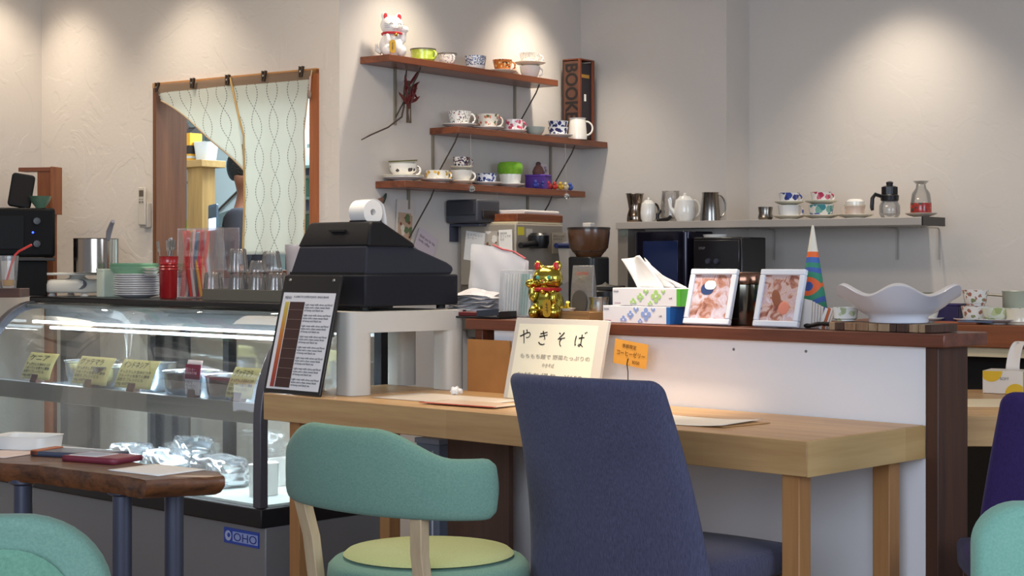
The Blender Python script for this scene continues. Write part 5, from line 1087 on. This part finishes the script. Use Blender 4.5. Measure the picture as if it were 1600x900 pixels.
x, y, s = lg(1439); saucer(W, x, y, L1, .060, mat('#b9ada0', .4), 'greyish saucer under the red-banded glass carafe', group='cups on the ledge')
t = T('glass_carafe', 'small clear glass carafe with a red printed band at the right end of the ledge', 'carafe', W, x, y, L1+.006)
P('carafe_glass', lathe(B(), [(0, 0), (.037, 0), (.039, .01), (.039, .05), (.034, .085), (.020, .105), (.018, .120), (.030, .132), (.028, .132), (.015, .12), (.017, .104), (.031, .083), (.036, .05), (.036, .008), (0, .004)], 32), glass((.95, .95, .93), .7, .02, .06), t)
P('red_band', lathe(B(), [(.0392, .004), (.0398, .006), (.0398, .046), (.0392, .048)], 32), deco('#a82c24', ['#2f4a3a', '#c94a30', '#7c1f1f'], 70, .4), t)
P('drink', lathe(B(), [(0, .005), (.0355, .005), (.0355, .045), (0, .045)], 24), mat('#a3332a', .4), t)
# machines under the ledge
def mach(px0, px1, y, py, label, col, name):
    x0, x1 = W.at(px0, y), W.at(px1, y); zt_ = W.z(x0, y, py); t = T(name, label, 'machine', W, x0, y, CZ); w = x1-x0; h = zt_-CZ; return t, w, h
t, w, h = mach(989, 1076, 1.34, 362, 'tall dark glossy machine with a blue sheen under the left part of the ledge', 0, 'water_heater')
P('machine_body', prism(B(), rrect(w, .22, .03, 5, w/2, .11), 0, h, 'xy'), mat('#1c1a2a', .12, .5), t, bev=.004); P('front_panel', box(B(), .05, w-.05, -.003, 0, h*.3, h*.9), mat('#23305a', .12, .3), t, bev=.001); P('tap', tube(B(), [(w/2, -.0, h*.3), (w/2, -.03, h*.3), (w/2, -.035, h*.2)], .01, 8), STEEL, t)
t, w, h = mach(1083, 1160, 1.30, 371, 'black boxy appliance with two knobs under the ledge', 0, 'coffee_brewer')
P('machine_body', box(B(), 0, w, 0, .2, 0, h), mat('#141214', .25), t, bev=.006); P('control_panel', box(B(), .01, w-.01, -.008, 0, h*.62, h*.97), mat('#1e1c1f', .2), t, bev=.003)
for a in (.25, .42): P('knob', lathe(B(), [(0, 0), (.012, 0), (.010, .012), (0, .012)], 16), DKMETAL, t, loc=(w*a+.02, -.008, h*.74), rot=(PI/2, 0, 0))
P('top_saucers', lathe(B(), [(0, h), (.045, h), (.05, h+.012), (0, h+.012)], 24, w*.3, .06), CHINA, t, label='white dishes on the appliance')
txt('DRIP', .014, mat('#6a6a6e', .5), t, (.03, -.0085, h*.87))

# ------------------------------------------------------------------ on top of the display case
KZ = CT+.001
def kx(px, y): return F.at(px, y)
# scale and steel canister
y = CF+.40; x = kx(121, y); s = F.m(x, y)
t = T('kitchen_scale', 'white digital kitchen scale with a round platform, on the display case', 'scale', F, x, y, KZ, rz=.5)
SC = mat('#d9d8d0', .4)
P('scale_body', loftring(B(), [[(px_*k, py_*k, z) for px_, py_ in rrect(.205, .20, .05, 6)] for z, k in ((.012, .96), (.018, 1), (.045, 1), (.058, .95), (.064, .86))]), SC, t, sharp=60)
P('platform_neck', lathe(B(), [(.0, .06), (.05, .06), (.03, .072), (.03, .08), (0, .08)], 24), SC, t); P('platform', prism(B(), rrect(.20, .18, .02), .08, .090, 'xy'), SC, t, bev=.003)
P('display', lathe(B(), [(0, 0), (.030, 0), (.030, .002), (0, .002)], 24, rf=lambda a, z: 1/(1+.5*math.sin(a)**2)), mat('#5c6068', .3), t, loc=(.062, -.0905, .045), rot=(PI/2-.35, 0, 0))
for a in (-.07, .07):
    for b in (-.07, .07): P('foot', lathe(B(), [(0, 0), (.016, 0), (.014, .004), (.008, .013), (0, .013)], 16, a, b), WHITEP, t)
px_ = 153; t = T('steel_pot', 'straight-sided polished steel canister standing on the kitchen scale', 'pot', F, kx(150, y), y, KZ+.0915)
r_ = 34*s; P('canister_body', lathe(B(), [(0, 0), (r_, 0), (r_*1.0, .004), (r_, .128), (r_*1.03, .131), (r_*.97, .131), (r_*.96, .006), (0, .005)], 40), mat('#a39a90', .16, 1), t)
t = T('ladle', 'grey curved handle of a ladle sticking out of the steel canister', 'ladle', F, kx(166, y), y, KZ+.098); dr = 1
P('ladle_rod', tube(B(), [(-.012, 0, .003), (.0, 0, .07), (.012, 0, .12)], .003, 8), STEEL, t); P('ladle_handle', tube(B(), [(.010, 0, .115), (.020, 0, .150), (.036, 0, .176), (.054, -.005, .188)], [.008, .011, .009, .008], 10), mat('#77737d', .45), t); P('ladle_bowl', lathe(B(), [(0, 0), (.012, .002), (.018, .01), (.016, .01), (0, .004)], 16, -.012), STEEL, t)
# oven, bowl, tablet, wooden bracket, left of the case on its own stand
OX, OY, OZ = -1.765, 6.43, 1.12; oh = 77*OY/FL; RO = .28
t = T('black_oven', 'black compact oven with two round knobs and a blue light, at the left edge', 'oven', G, OX, OY, OZ, rz=RO)
P('oven_body', box(B(), -.30, 0, 0, .21, 0, oh), mat('#08080a', .55, spec=.15), t, bev=.012, seg=3)
for zz in (.27, .73): P('knob', lathe(B(), [(0, 0), (.015, 0), (.013, .014), (0, .015)], 20), mat('#2a2a2e', .35), t, loc=(-.068, 0, oh*zz), rot=(PI/2, 0, 0))
P('pilot_light', ell(B(), (-.083, -.002, oh*.50), (.004, .003, .004), 10, 8), emis('#2238ff', 6), t); P('door_glass', box(B(), -.29, -.115, -.004, 0, .03, oh-.03), mat('#0a0a0c', .45, spec=.15), t, bev=.002)
t2 = T('oven_stand', 'black stand carrying the oven, partly resting on the display case', 'stand', G, OX, OY, 0, rz=RO)
P('stand_board', box(B(), -.31, -.0, .01, .20, OZ-.014, OZ-.001), mat('#2a2220', .5), t2, bev=.002)
P('black_case', box(B(), -.145, -.03, .03, .16, KZ, OZ-.014), mat('#0a0a0c', .6, spec=.2), t2, bev=.004)
for b_ in (.02, .17): P('leg', box(B(), -.305, -.285, b_, b_+.02, 0, OZ-.014), BLACKP, t2)
ozt = OZ+oh+.001
def ov(px, dy): v = Vector((math.cos(RO), math.sin(RO))); n_ = Vector((-v.y, v.x)); p = Vector((OX, OY))+n_*dy; k = (px-800)/FL; l = (k*p.y-p.x)/(v.x-k*v.y); return p+v*l
q = ov(29, .09); t = T('black_tablet', 'black rounded slab leaning on top of the oven', 'speaker', G, q.x, q.y, ozt, rz=RO, roll=.16)
P('slab_body', prism(B(), rrect(.088, .132, .014, 5, 0, .068), -.02, .02, 'xz'), mat('#12100e', .5, spec=.2), t, bev=.006, seg=3); P('front_panel', prism(B(), rrect(.07, .105, .008, 4, 0, .068), -.0215, -.02, 'xz'), mat('#1c1714', .6, spec=.2), t)
q = ov(63, .06); t = T('green_bowl', 'small mottled green bowl on top of the oven', 'bowl', G, q.x, q.y, ozt); P('bowl_body', lathe(B(), [(0, 0), (.018, 0), (.019, .004), (.034, .022), (.042, .046), (.039, .046), (.031, .022), (0, .006)], 28), mat('#4f6a58', .3, var=.4), t)
q = ov(76, .22); t = T('wooden_rack', 'reddish brown wooden rack with a thin top board, on the wall behind the oven', 'rack', G, q.x, q.y, ozt, rz=RO-.5)
P('upright', box(B(), -.050, .014, -.0, .06, -.02, .165), wood('#6e3c22', '#93562f', 'z', 1, .5), t, bev=.002); P('side_plate', box(B(), .012, .022, -.01, .07, -.02, .170), wood('#6e3c22', '#93562f', 'z', 1, .5), t, bev=.001); P('top_board', box(B(), -.13, .012, -.005, .06, .152, .168), wood('#6b3a24', '#80492e', 'x', 1, .5), t, bev=.001)
P('rack_post', box(B(), -.03, .01, .02, .05, -1.3, -.02), wood('#6e3c22', '#93562f', 'z', 1, .5), t)
# drink at the left
t = T('drinks_shelf', 'dark brown board at the left edge under the drinking glass', 'shelf', G, -1.72, 5.65, 0); P('board', box(B(), -.12, .065, -.06, .06, .982, 1.012), wood('#3a2116', '#57331f', 'x', 1, .5), t, bev=.002); P('support', box(B(), -.10, -.06, -.02, .02, 0, .982), DKMETAL, t)
q = (-1.705, 5.63); t = T('drinking_glass', 'ribbed drinking glass with a little orange juice at the left edge', 'glass', G, q[0], q[1], 1.013)
P('glass_body', lathe(B(), [(0, 0), (.026, 0), (.028, .006), (.035, .110), (.033, .110), (.026, .008), (0, .006)], 32, rf=lambda a, z: 1+.02*math.cos(12*a)), glass((.97, .98, .98), .8, .03, .06), t); P('juice', lathe(B(), [(0, .007), (.0255, .008), (.027, .028), (0, .028)], 24), mat('#d59a35', .2), t)
t = T('red_straw', 'bent red drinking straw in the glass at the left edge', 'straw', G, q[0], q[1], 1.025); P('straw_tube', tube(B(), [(-.008, 0, 0), (.012, 0, .070), (.024, 0, .100), (.036, 0, .112), (.080, 0, .135)], .0038, 8), mat('#d23a34', .4), t)

# plastic tub, bowls, plates
y = CF+.34; x = kx(173, y); t = T('frosted_tub', 'pale translucent plastic tub between the scale and the stacked plates', 'container', F, x, y, KZ)
P('tub_body', prism(B(), rrect(.05, .10, .012), 0, .105, 'xy'), mat('#c8d2c0', .3), t, bev=.003); P('tub_rim', prism(B(), rrect(.054, .104, .012), .100, .106, 'xy'), mat('#cfd8c8', .3), t)
y = CF+.35; x = kx(214, y); s = F.m(x, y); pr = 36*s
for i in range(10):
    t = T('plate', 'white rimmed plate, %s of the stacked plates on the display case' % ORD[9-i], 'plate', F, x+rnd.uniform(-.001, .001), y, KZ+i*.0082, group='stacked plates on the display case')
    P('plate_body', lathe(B(), [(0, 0), (pr*.55, 0), (pr*.6, .002), (pr*.93, .009), (pr, .0125), (pr, .0145), (pr*.9, .011), (pr*.55, .004), (0, .004)], 40), mat('#dfe0e2', .2, coat=.4), t)
P0 = KZ+9*.0082+.0055
for i in range(2):
    t = T('mint_bowl', 'mint green shallow bowl, %s of two on the stacked plates' % ('lower', 'upper')[i], 'bowl', F, x-.012, y, P0+i*.012, group='mint bowls on the plates')
    P('bowl_body', lathe(B(), [(0, 0), (pr*.6, 0), (pr*.95, .012), (pr*1.12, .036), (pr*1.09, .036), (pr*.9, .014), (0, .004)], 40), mat('#8fbf9c', .35), t)
for i in range(3):
    t = T('small_dish', 'small white dish, %s of three beside the mint bowls' % ['bottom', 'middle', 'top'][i], 'dish', F, x+.085, y+.0, P0-.002+i*.012, group='small dishes by the mint bowls')
    P('dish_body', lathe(B(), [(0, 0), (.018, 0), (.033, .009), (.031, .009), (.016, .003), (0, .003)], 28), CHINA, t)
# red crock with cutlery
y = CF+.35; x = kx(263, y); t = T('red_crock', 'red ribbed utensil crock full of forks on the display case', 'crock', F, x, y, KZ); CRK = mat('#9c1f24', .25, coat=.5)
P('crock_body', lathe(B(), [(0, 0), (.028, 0), (.031, .004), (.0325, .100), (.0355, .104), (.0325, .109), (.0358, .114), (.0325, .119), (.036, .124), (.0335, .130), (.036, .148), (.037, .152), (.033, .152), (.031, .12), (.028, .008), (0, .006)], 32), CRK, t)
r = random.Random(8)
for i in range(7):
    a = [-.55, -.35, -.15, .12, .28, .42, .5][i]; t = T('fork', 'steel fork in the red crock, %s from the left' % ORD[i].replace('topmost', 'first'), 'fork', F, x+.012*a, y+r.uniform(-.012, .012), KZ+.012, roll=a*.32, tilt=r.uniform(-.06, .06), group='forks in the red crock')
    zz = .165+r.uniform(-.004, .015); bm = tube(B(), [(0, 0, .002), (0, 0, zz)], [.0025, .0022], 6); box(bm, -.008, .008, -.001, .001, zz-.004, zz+.008)
    [box(bm, k, k+.002, -.001, .001, zz+.008, zz+.034) for k in (-.008, -.003, .0015, .006)]; P('fork_body', bm, STEEL, t)
# straws in their clear box
y = CF+.405; x0, x1 = kx(277, y), kx(349, y); t = T('straw_box', 'tall clear plastic box of coloured straws on the display case', 'straw box', F, x0, y, KZ); w = x1-x0; h = 109*F.m(x0, y); d = .070
PL = glass((.99, .97, .98), .4, .05, .012)
for a in ((0, w, 0, .002), (0, w, d-.002, d), (0, .002, 0, d), (w-.002, w, 0, d)): P('clear_wall', box(B(), a[0], a[1], a[2], a[3], 0, h), PL, t)
P('box_floor', box(B(), 0, w, 0, d, 0, .003), PL, t)
sc_ = ['#e0322e', '#d93a3a', '#e8452f', '#e24a40', '#e7e2e0', '#f0c9c8', '#5b86a8', '#7fa6b4', '#d8b04a', '#4f9a98', '#d4336a', '#e0322e', '#c93a4a', '#e7d8b8', '#d7a37a', '#e0322e', '#dd3a50', '#a8b8c8']
for i, c in enumerate(sc_):
    u0 = .012+(w-.05)*(i/17)*.62; u1 = min(w-.012, u0+.01+.075*(1-i/17)); 
    if i % 2 == 0 and i < 9: u0, u1 = .012+.008*i*.4, .05+.006*i
    else: u0, u1 = .05+.004*(i % 6), .014+.0065*i
    cn = {'#e0322e': 'red', '#d93a3a': 'dark red', '#e8452f': 'orange-red', '#e24a40': 'coral', '#e7e2e0': 'white', '#f0c9c8': 'pale pink', '#5b86a8': 'steel blue', '#7fa6b4': 'light blue', '#d8b04a': 'yellow', '#4f9a98': 'teal', '#d4336a': 'magenta', '#c93a4a': 'crimson', '#e7d8b8': 'cream', '#d7a37a': 'tan', '#dd3a50': 'rose', '#a8b8c8': 'grey-blue'}[c]
    ex_ = {0: 'the frontmost', 11: 'the middle', 15: 'the rear'}.get(i, 'the')
    t2 = T('drinking_straw', '%s %s straw in the clear box on the display case' % (ex_, cn), 'straw', F, x0, y+.010+.0032*i, KZ+.004, group='straws in the clear box')
    hh_ = h-.008-rnd.uniform(0, .012); P('straw_tube', tube(B(), [(u1 if i % 3 else u0, 0, .002), (u0 if i % 3 else u1, 0, hh_)], .0060, 8), mat(c, .35), t2)
# tumblers on the metal tray
y = CF+.305; x0, x1 = kx(317, y-.06), kx(441, y-.06); t = T('metal_tray', 'shallow grey metal tray holding the upturned glasses on the display case', 'tray', F, (x0+x1)/2, y+.015, KZ); w = x1-x0; d = .155
MT = mat('#77776f', .4, .8)
P('tray_floor', box(B(), -w/2, w/2, -d/2, d/2, 0, .003), MT, t)
for a in ((-w/2, w/2, -d/2, -d/2+.003), (-w/2, w/2, d/2-.003, d/2), (-w/2, -w/2+.003, -d/2, d/2), (w/2-.003, w/2, -d/2, d/2)): P('tray_wall', box(B(), *a, 0, .040), MT, t, bev=.001)
TG = glass((.99, .98, .975), 1.6, .03, .05)
def tumbler(px, yy, z, label, rt=.029, rb=.037, h=.092):
    t = T('tumbler', label, 'glass', F, kx(px, yy), yy, z, group='upturned tumblers on the metal tray')
    P('glass_body', lathe(B(), [(rb, 0), (rb+.0012, .003), (rb*.97, h*.25), (rt*1.05, h*.8), (rt, h-.004), (rt*.9, h), (0, h), (0, h-.010), (rt*.85, h-.010), (rt*.95, h*.8), (rb*.9, h*.25), (rb-.003, .002), (rb, 0)], 48, rf=lambda a, z: 1+.04*math.cos(10*a)), TG, t, sharp=50); return t
tz = KZ+.0035; yf, yr = y-.022, y+.052
for px, yy, lb in ((333, yf, 'upturned ribbed tumbler, leftmost of the front row on the tray'), (372, yf, 'upturned ribbed tumbler under the tall stack, second of the front row'), (403, yf, 'upturned ribbed tumbler, third of the front row on the tray'), (433, yf, 'upturned ribbed tumbler, rightmost of the front row on the tray'), (392, yr, 'upturned tumbler, left one of the rear row on the tray'), (424, yr, 'upturned tumbler, right one of the rear row on the tray')):
    tumbler(px, yy, tz, lb)
tumbler(372, yf, tz+.0925, 'upturned tumbler stacked highest, on the second of the front row', .027, .034, .08); tumbler(424, yr, tz+.0925, 'upturned tumbler stacked on the right one of the rear row', .027, .036, .072); tumbler(403, yf, tz+.0925, 'short upturned glass stacked on the third of the front row', .024, .032, .04)
t = T('brown_tumbler', 'brownish plastic tumbler standing behind the cash register', 'cup', F, kx(462, CF+.44), CF+.44, KZ)
P('cup_body', lathe(B(), [(0, 0), (.026, 0), (.034, .165), (.036, .170), (.036, .19), (.032, .19), (.031, .165), (.024, .004), (0, .003)], 28), glass((.75, .66, .66), .5, .08, .35), t)

# ------------------------------------------------------------------ kitchen seen through the hatch
OK = wood('#a07c48', '#c49f62', 'z', 1, .5)
ky = .42
def kz(px, y, py): return W.z(W.at(px, y), y, py)
px0, px1 = W.at(293, ky), W.at(316, ky); zt_ = kz(300, ky, 262)
t = T('kitchen_shelf_unit', 'light oak kitchen shelf on a thick post seen through the hatch', 'shelf', W, 0, 0, 0)
P('post', box(B(), px0, px1, ky, ky+.075, 0, zt_), OK, t, bev=.002); P('shelf_top', box(B(), W.at(262, ky), W.at(326, ky), ky-.04, ky+.10, zt_, zt_+.03), wood('#a5814d', '#c8a468', 'x', 1, .5), t, bev=.002)
P('left_post', box(B(), W.at(262, ky), W.at(262, ky)+.03, ky+.04, ky+.08, 0, zt_), OK, t)
sz_ = zt_+.031
def carton(px, w_, h_, cols, label):
    x = W.at(px, ky+.03); t = T('drink_carton', label, 'carton', W, x, ky+.03, sz_, group='cartons on the kitchen shelf'); P('carton_body', box(B(), -w_/2, w_/2, -.035, .035, 0, h_*.82), mat(cols[0], .5), t, bev=.001)
    P('gable_top', prism(B(), [(-.035, h_*.82), (.035, h_*.82), (.004, h_*.97), (.004, h_), (-.004, h_), (-.004, h_*.97)], -w_/2, w_/2, 'yz'), mat(cols[1], .5), t); P('label_band', box(B(), -w_/2-.0006, w_/2+.0006, -.0356, .0356, h_*.2, h_*.45), mat(cols[2], .5), t)
    P('lower_band', box(B(), -w_/2-.0006, w_/2+.0006, -.0356, .0356, .01, h_*.14), mat(cols[3], .5), t)
carton(288, .042, .165, ('#e8e4d6', '#3a2620', '#6a7a3c', '#3a2620'), 'white and brown drink carton on the kitchen shelf'); carton(301, .042, .145, ('#e7a92c', '#2a2222', '#2a2222', '#c9cfd2'), 'yellow and black drink carton on the kitchen shelf')
x = W.at(322, ky+.05); t = T('white_basin', 'white plastic basin on the kitchen shelf behind the hatch', 'basin', W, x, ky+.05, sz_); P('basin_body', loftring(B(), [[(a*k, b*k, z) for a, b in rrect(.085, .08, .02)] for z, k in ((0, .85), (.05, .98), (.075, 1.05), (.08, 1.08))]), mat('#dfe6ec', .4), t)
# hood and cabinets
HOOD = mat('#d8e6e8', .35, .2)
t = T('extractor_hood', 'white sloping extractor hood in the kitchen behind the hatch', 'hood', W, 0, 0, 0)
hy = 1.5; A0 = (W.at(336, hy), kz(336, hy, 336)); A1 = (W.at(392, hy), kz(392, hy, 262)); 
P('hood_skirt', prism(B(), [A0, (W.at(470, hy), A1[1]-.1), (W.at(520, hy), 2.2), (A0[0], 2.2)], hy, 2.18, 'xz'), HOOD, t); P('hood_edge', tube(B(), [(A0[0], hy-.01, A0[1]), (A1[0]+.05, hy-.01, A1[1]-.03)], .008, 6), STEEL, t)
t = T('kitchen_cabinet', 'pale wall cabinet with panel doors in the kitchen', 'cabinet', W, W.at(262, 1.9), 1.9, 1.3)
P('cabinet_body', box(B(), -.8, .30, 0, .28, 0, .9), mat('#cfe0e6', .5), t, bev=.004); P('door', box(B(), -.2, .03, -.015, 0, .02, .88), mat('#d9e8ee', .4), t, bev=.003); P('door', box(B(), .04, .27, -.015, 0, .02, .88), mat('#d9e8ee', .4), t, bev=.003); P('shelf_line', box(B(), -.2, .28, -.02, -.015, .24, .25), mat('#8fa3ad', .5), t)
t = T('kitchen_worktop', 'green-grey worktop unit at the back of the kitchen', 'worktop', W, -1.9, 1.55, 0); P('top', box(B(), -.9, 1.55, 0, .6, .86, .9), mat('#8fa19a', .4), t, bev=.003); P('base_units', box(B(), -.88, 1.53, .03, .6, 0, .86), mat('#7d8f8a', .5), t); 
t = T('green_bottle', 'bright green bottle on the kitchen worktop beyond the hatch', 'bottle', W, W.at(287, 1.65), 1.65, .901); P('bottle_body', lathe(B(), [(0, 0), (.05, 0), (.052, .02), (.052, .34), (.02, .40), (.018, .43), (0, .43)], 24), mat('#8fd02c', .35), t); P('dark_label', lathe(B(), [(.0525, .2), (.053, .2), (.053, .28), (.0525, .28)], 24), mat('#2a4a1c', .5), t)
t = T('kitchen_rack', 'dark rack with green boxes and jars seen through the right gap of the hatch', 'rack', W, W.at(492, .9), .9, 0)
for zz in (1.22, 1.38, 1.52): P('rack_board', box(B(), -.18, .10, 0, .2, zz, zz+.012), mat('#5f7c76', .4), t)
for a in (-.18, .09): P('rack_post', box(B(), a, a+.01, 0, .2, 0, 1.54), DKMETAL, t)
for i, (dx, zz, c, nmx) in enumerate(((-.12, 1.232, '#2f5a4a', 'dark green'), (-.03, 1.232, '#b7d0c8', 'pale green'), (-.13, 1.392, '#3f7a6a', 'teal'), (-.04, 1.392, '#2a3a44', 'slate'), (-.10, 1.532, '#c9dcd8', 'white'))):
    t = T('storage_jar', '%s storage jar on the rack in the right gap of the hatch' % nmx, 'jar', W, W.at(492, .9)+dx, 1.0, zz+.001, group='jars on the kitchen rack'); P('jar_body', lathe(B(), [(0, 0), (.032, 0), (.034, .01), (.034, .075), (.028, .085), (0, .085)], 20), mat(c, .35), t); P('jar_lid', lathe(B(), [(0, .085), (.03, .085), (.03, .1), (0, .1)], 20), mat('#8a9894', .4), t)
# phone standing by the hatch
y = -.045; x = W.at(321, y); zp = kz(321, y, 360)
t = T('mobile_phone', 'slim mobile phone with a lit screen leaning at the hatch', 'phone', W, x, -.004, HZ0+.011+.0, tilt=-.12, roll=-.12)
ph = .115; pz = W.z(x, y, 360)-HZ0-.02
P('phone_body', prism(B(), rrect(.048, ph, .007, 4, 0, pz+ph/2), -.006, .004, 'xz'), mat('#5d7896', .35, .4), t, bev=.001); P('screen', box(B(), -.02, .02, -.0068, -.006, pz+.012, pz+ph*.52), emis('#cfe8ff', 1.2), t); P('upper_screen', box(B(), -.02, .02, -.0068, -.006, pz+ph*.55, pz+ph*.9), mat('#4a5f70', .2), t)
P('phone_stand', box(B(), -.018, .018, -.004, .006, 0, pz+.01), mat('#4a5560', .4), t)

# person behind the curtain, back turned
def skin_obj(name, V, E, Rr, m, parent, sub=2, root=0):
    me = bpy.data.meshes.new(name); me.from_pydata(V, E, []); me.materials.append(m); o = bpy.data.objects.new(name, me); C.objects.link(o); o.parent = parent
    sk = o.modifiers.new('skin', 'SKIN'); sk.use_smooth_shade = True
    for i, r_ in enumerate(Rr):
        d_ = me.skin_vertices[0].data[i]; d_.radius = r_ if isinstance(r_, tuple) else (r_, r_)
        d_.use_root = (i == root)
    s = o.modifiers.new('sub', 'SUBSURF'); s.levels = sub; s.render_levels = sub; return o
pyy = .86; pxx = W.at(393, pyy)
ps = T('person', 'person with short black hair in a dark grey shirt, back turned, behind the hatch curtain', 'person', W, pxx, pyy, 0, rz=math.radians(120))
ps.scale = (.95, .95, .945); SKIN = mat('#8a5a44', .5, sss=.05); SHIRT = mat('#2b2a33', .85)
V, E, Rr = [], [], []
def vtx(p, r_, link=None):
    V.append(p); Rr.append(r_)
    if link is not None: E.append((link, len(V)-1))
    return len(V)-1
# local: the person faces -y
pel = vtx((0, 0, .92), (.15, .10)); sp1 = vtx((0, 0, 1.08), (.135, .095), pel); sp2 = vtx((0, .01, 1.24), (.16, .11), sp1); sp3 = vtx((0, .015, 1.36), (.11, .08), sp2); nk = vtx((0, .01, 1.43), (.066, .066), sp3); nk2 = vtx((0, .0, 1.49), (.062, .066), nk)
hd = vtx((0, -.01, 1.56), (.070, .085), nk2); hd2 = vtx((0, .0, 1.62), (.078, .098), hd); hd3 = vtx((0, .005, 1.68), (.062, .078), hd2)
ns = vtx((0, -.112, 1.565), .012, hd)
for s_ in (-1, 1):
    ar = vtx((s_*.082, .005, 1.58), (.012, .018), hd)
    sh_ = vtx((s_*.17, .01, 1.36), .062, sp3); el = vtx((s_*.235, .0, 1.10), .044, sh_); wr_ = vtx((s_*.20, -.20, .98), .030, el); pm = vtx((s_*.19, -.27, .97), (.038, .02), wr_)
    for k in range(4):
        off = (-.03+.02*k); l = [.065, .078, .082, .072][k]
        a = vtx((s_*.19+off, -.31, .965), .0095, pm); b = vtx((s_*.19+off, -.31-l*.5, .955), .0085, a); c = vtx((s_*.19+off, -.31-l*.85, .935), .0075, b)
    th_ = vtx((s_*(.19-.042), -.265, .962), .010, pm); th2_ = vtx((s_*(.19-.055), -.305, .955), .009, th_)
    hp = vtx((s_*.09, 0, .86), .085, pel); kn = vtx((s_*.10, -.01, .48), .058, hp); an = vtx((s_*.10, .0, .09), .038, kn); ft = vtx((s_*.11, -.13, .04), (.035, .03), an)
skin_obj('body', V, E, Rr, SKIN, ps)
V2 = [(0, 0, .90), (0, 0, 1.08), (0, .01, 1.24), (0, .015, 1.37), (0, .012, 1.42), (-.17, .01, 1.365), (-.235, .0, 1.12), (.17, .01, 1.365), (.235, 0, 1.12)]
skin_obj('shirt', V2, [(0, 1), (1, 2), (2, 3), (3, 4), (3, 5), (5, 6), (3, 7), (7, 8)], [(.165, .115), (.155, .11), (.178, .125), (.125, .095), (.072, .07), .078, .062, .078, .062], SHIRT, ps)
V3 = [(0, 0, .95), (-.09, 0, .85), (-.10, -.01, .48), (-.10, 0, .12), (.09, 0, .85), (.10, -.01, .48), (.10, 0, .12)]
skin_obj('trousers', V3, [(0, 1), (1, 2), (2, 3), (0, 4), (4, 5), (5, 6)], [(.155, .11), .1, .075, .06, .1, .075, .06], mat('#1d1f2a', .8), ps)
bm = B(); ell(bm, (0, .012, 1.625), (.092, .108, .112), 28, 18)
for v in list(bm.verts):
    if v.co.y < -.035 and v.co.z < 1.66: v.co.y = -.03
    if v.co.z < 1.56: v.co.z = 1.56+(v.co.z-1.56)*.3
P('hair', bm, mat('#0e0b0c', .45, bmp=(90, .8, .008)), ps, sharp=90)
for s_ in (-1, 1): P('eye', ell(B(), (s_*.032, -.088, 1.605), (.013, .008, .007), 12, 8), mat('#e5e0da', .3), ps); P('iris', ell(B(), (s_*.032, -.094, 1.605), (.006, .003, .006), 10, 6), BLACKP, ps); P('eyebrow', tube(B(), [(s_*.015, -.095, 1.625), (s_*.035, -.095, 1.63), (s_*.052, -.085, 1.624)], .003, 6), BLACKP, ps)
P('mouth', tube(B(), [(-.022, -.090, 1.528), (0, -.096, 1.526), (.022, -.090, 1.528)], .004, 6), mat('#7a3f3a', .5), ps)

# ------------------------------------------------------------------ small pieces go one level down, under the part they sit on
NEST = [(('title_writing', 'small_writing'), ('paper_page', 'card_sheet', 'note_sheet')), (('heading_writing', 'column_writing', 'colour_scale', 'brown_column'), ('white_page',)), (('brush_character',), ('paper_page',)),
        (('printed_flower', 'flower_centre', 'small_print', 'end_panel', 'wrap_corner', 'yellow_circle', 'yellow_end', 'box_slot'), ('carton',)), (('door_glass', 'pilot_light'), ('oven_body',)), (('knob',), ('oven_body', 'machine_body')), (('screen', 'button_row'), ('remote_body',)), (('upper_screen', 'screen'), ('phone_body',)),
        (('stud',), ('backing',)), (('screw_head',), ('wall_panel',)), (('stencil_lettering',), ('crate_front',)), (('side_label', 'side_tag'), ('crate_side',)), (('lit_seat_top',), ('seat',)), (('back_pad',), ('backrest',)), (('rim_band',), ('cup_body',)), (('slot',), ('printer_cover',)), (('keypad',), ('hood',)),
        (('inner_ear', 'eye', 'whiskers', 'nose', 'mouth'), ('cat_body', )), (('coin_marks',), ('gold_coin',)), (('lid_knob',), ('hopper_lid',)), (('blue_dish', 'glare_spot', 'pictured_loaf', 'pictured_pink'), ('photo',)), (('price_rail', 'shelf_edge'), ('shelf',)), (('maroon_field',), ('card_sheet',)),
        (('dark_oval',), ('bag_body',)), (('label_band', 'lower_band', 'gable_top'), ('carton_body',)), (('dark_label',), ('bottle_body',)), (('jar_lid',), ('jar_body',)), (('cleat', 'control_panel', 'front_panel'), ('machine_body', 'slab_body'))]
def stem_(o): return o.name.split('.')[0]
bpy.context.view_layer.update()
for top in [o for o in C.objects if o.parent is None and o.type == 'EMPTY']:
    kids = list(top.children)
    for ch_ in kids:
        for names, hosts in NEST:
            if stem_(ch_) not in names: continue
            hs = [k for k in kids if stem_(k) in hosts and k.location.length < 1e-6 and abs(k.rotation_euler.x)+abs(k.rotation_euler.y)+abs(k.rotation_euler.z) < 1e-6 and k.parent == top and not k is ch_]
            if hs and not ch_.children: ch_.parent = hs[0]; break
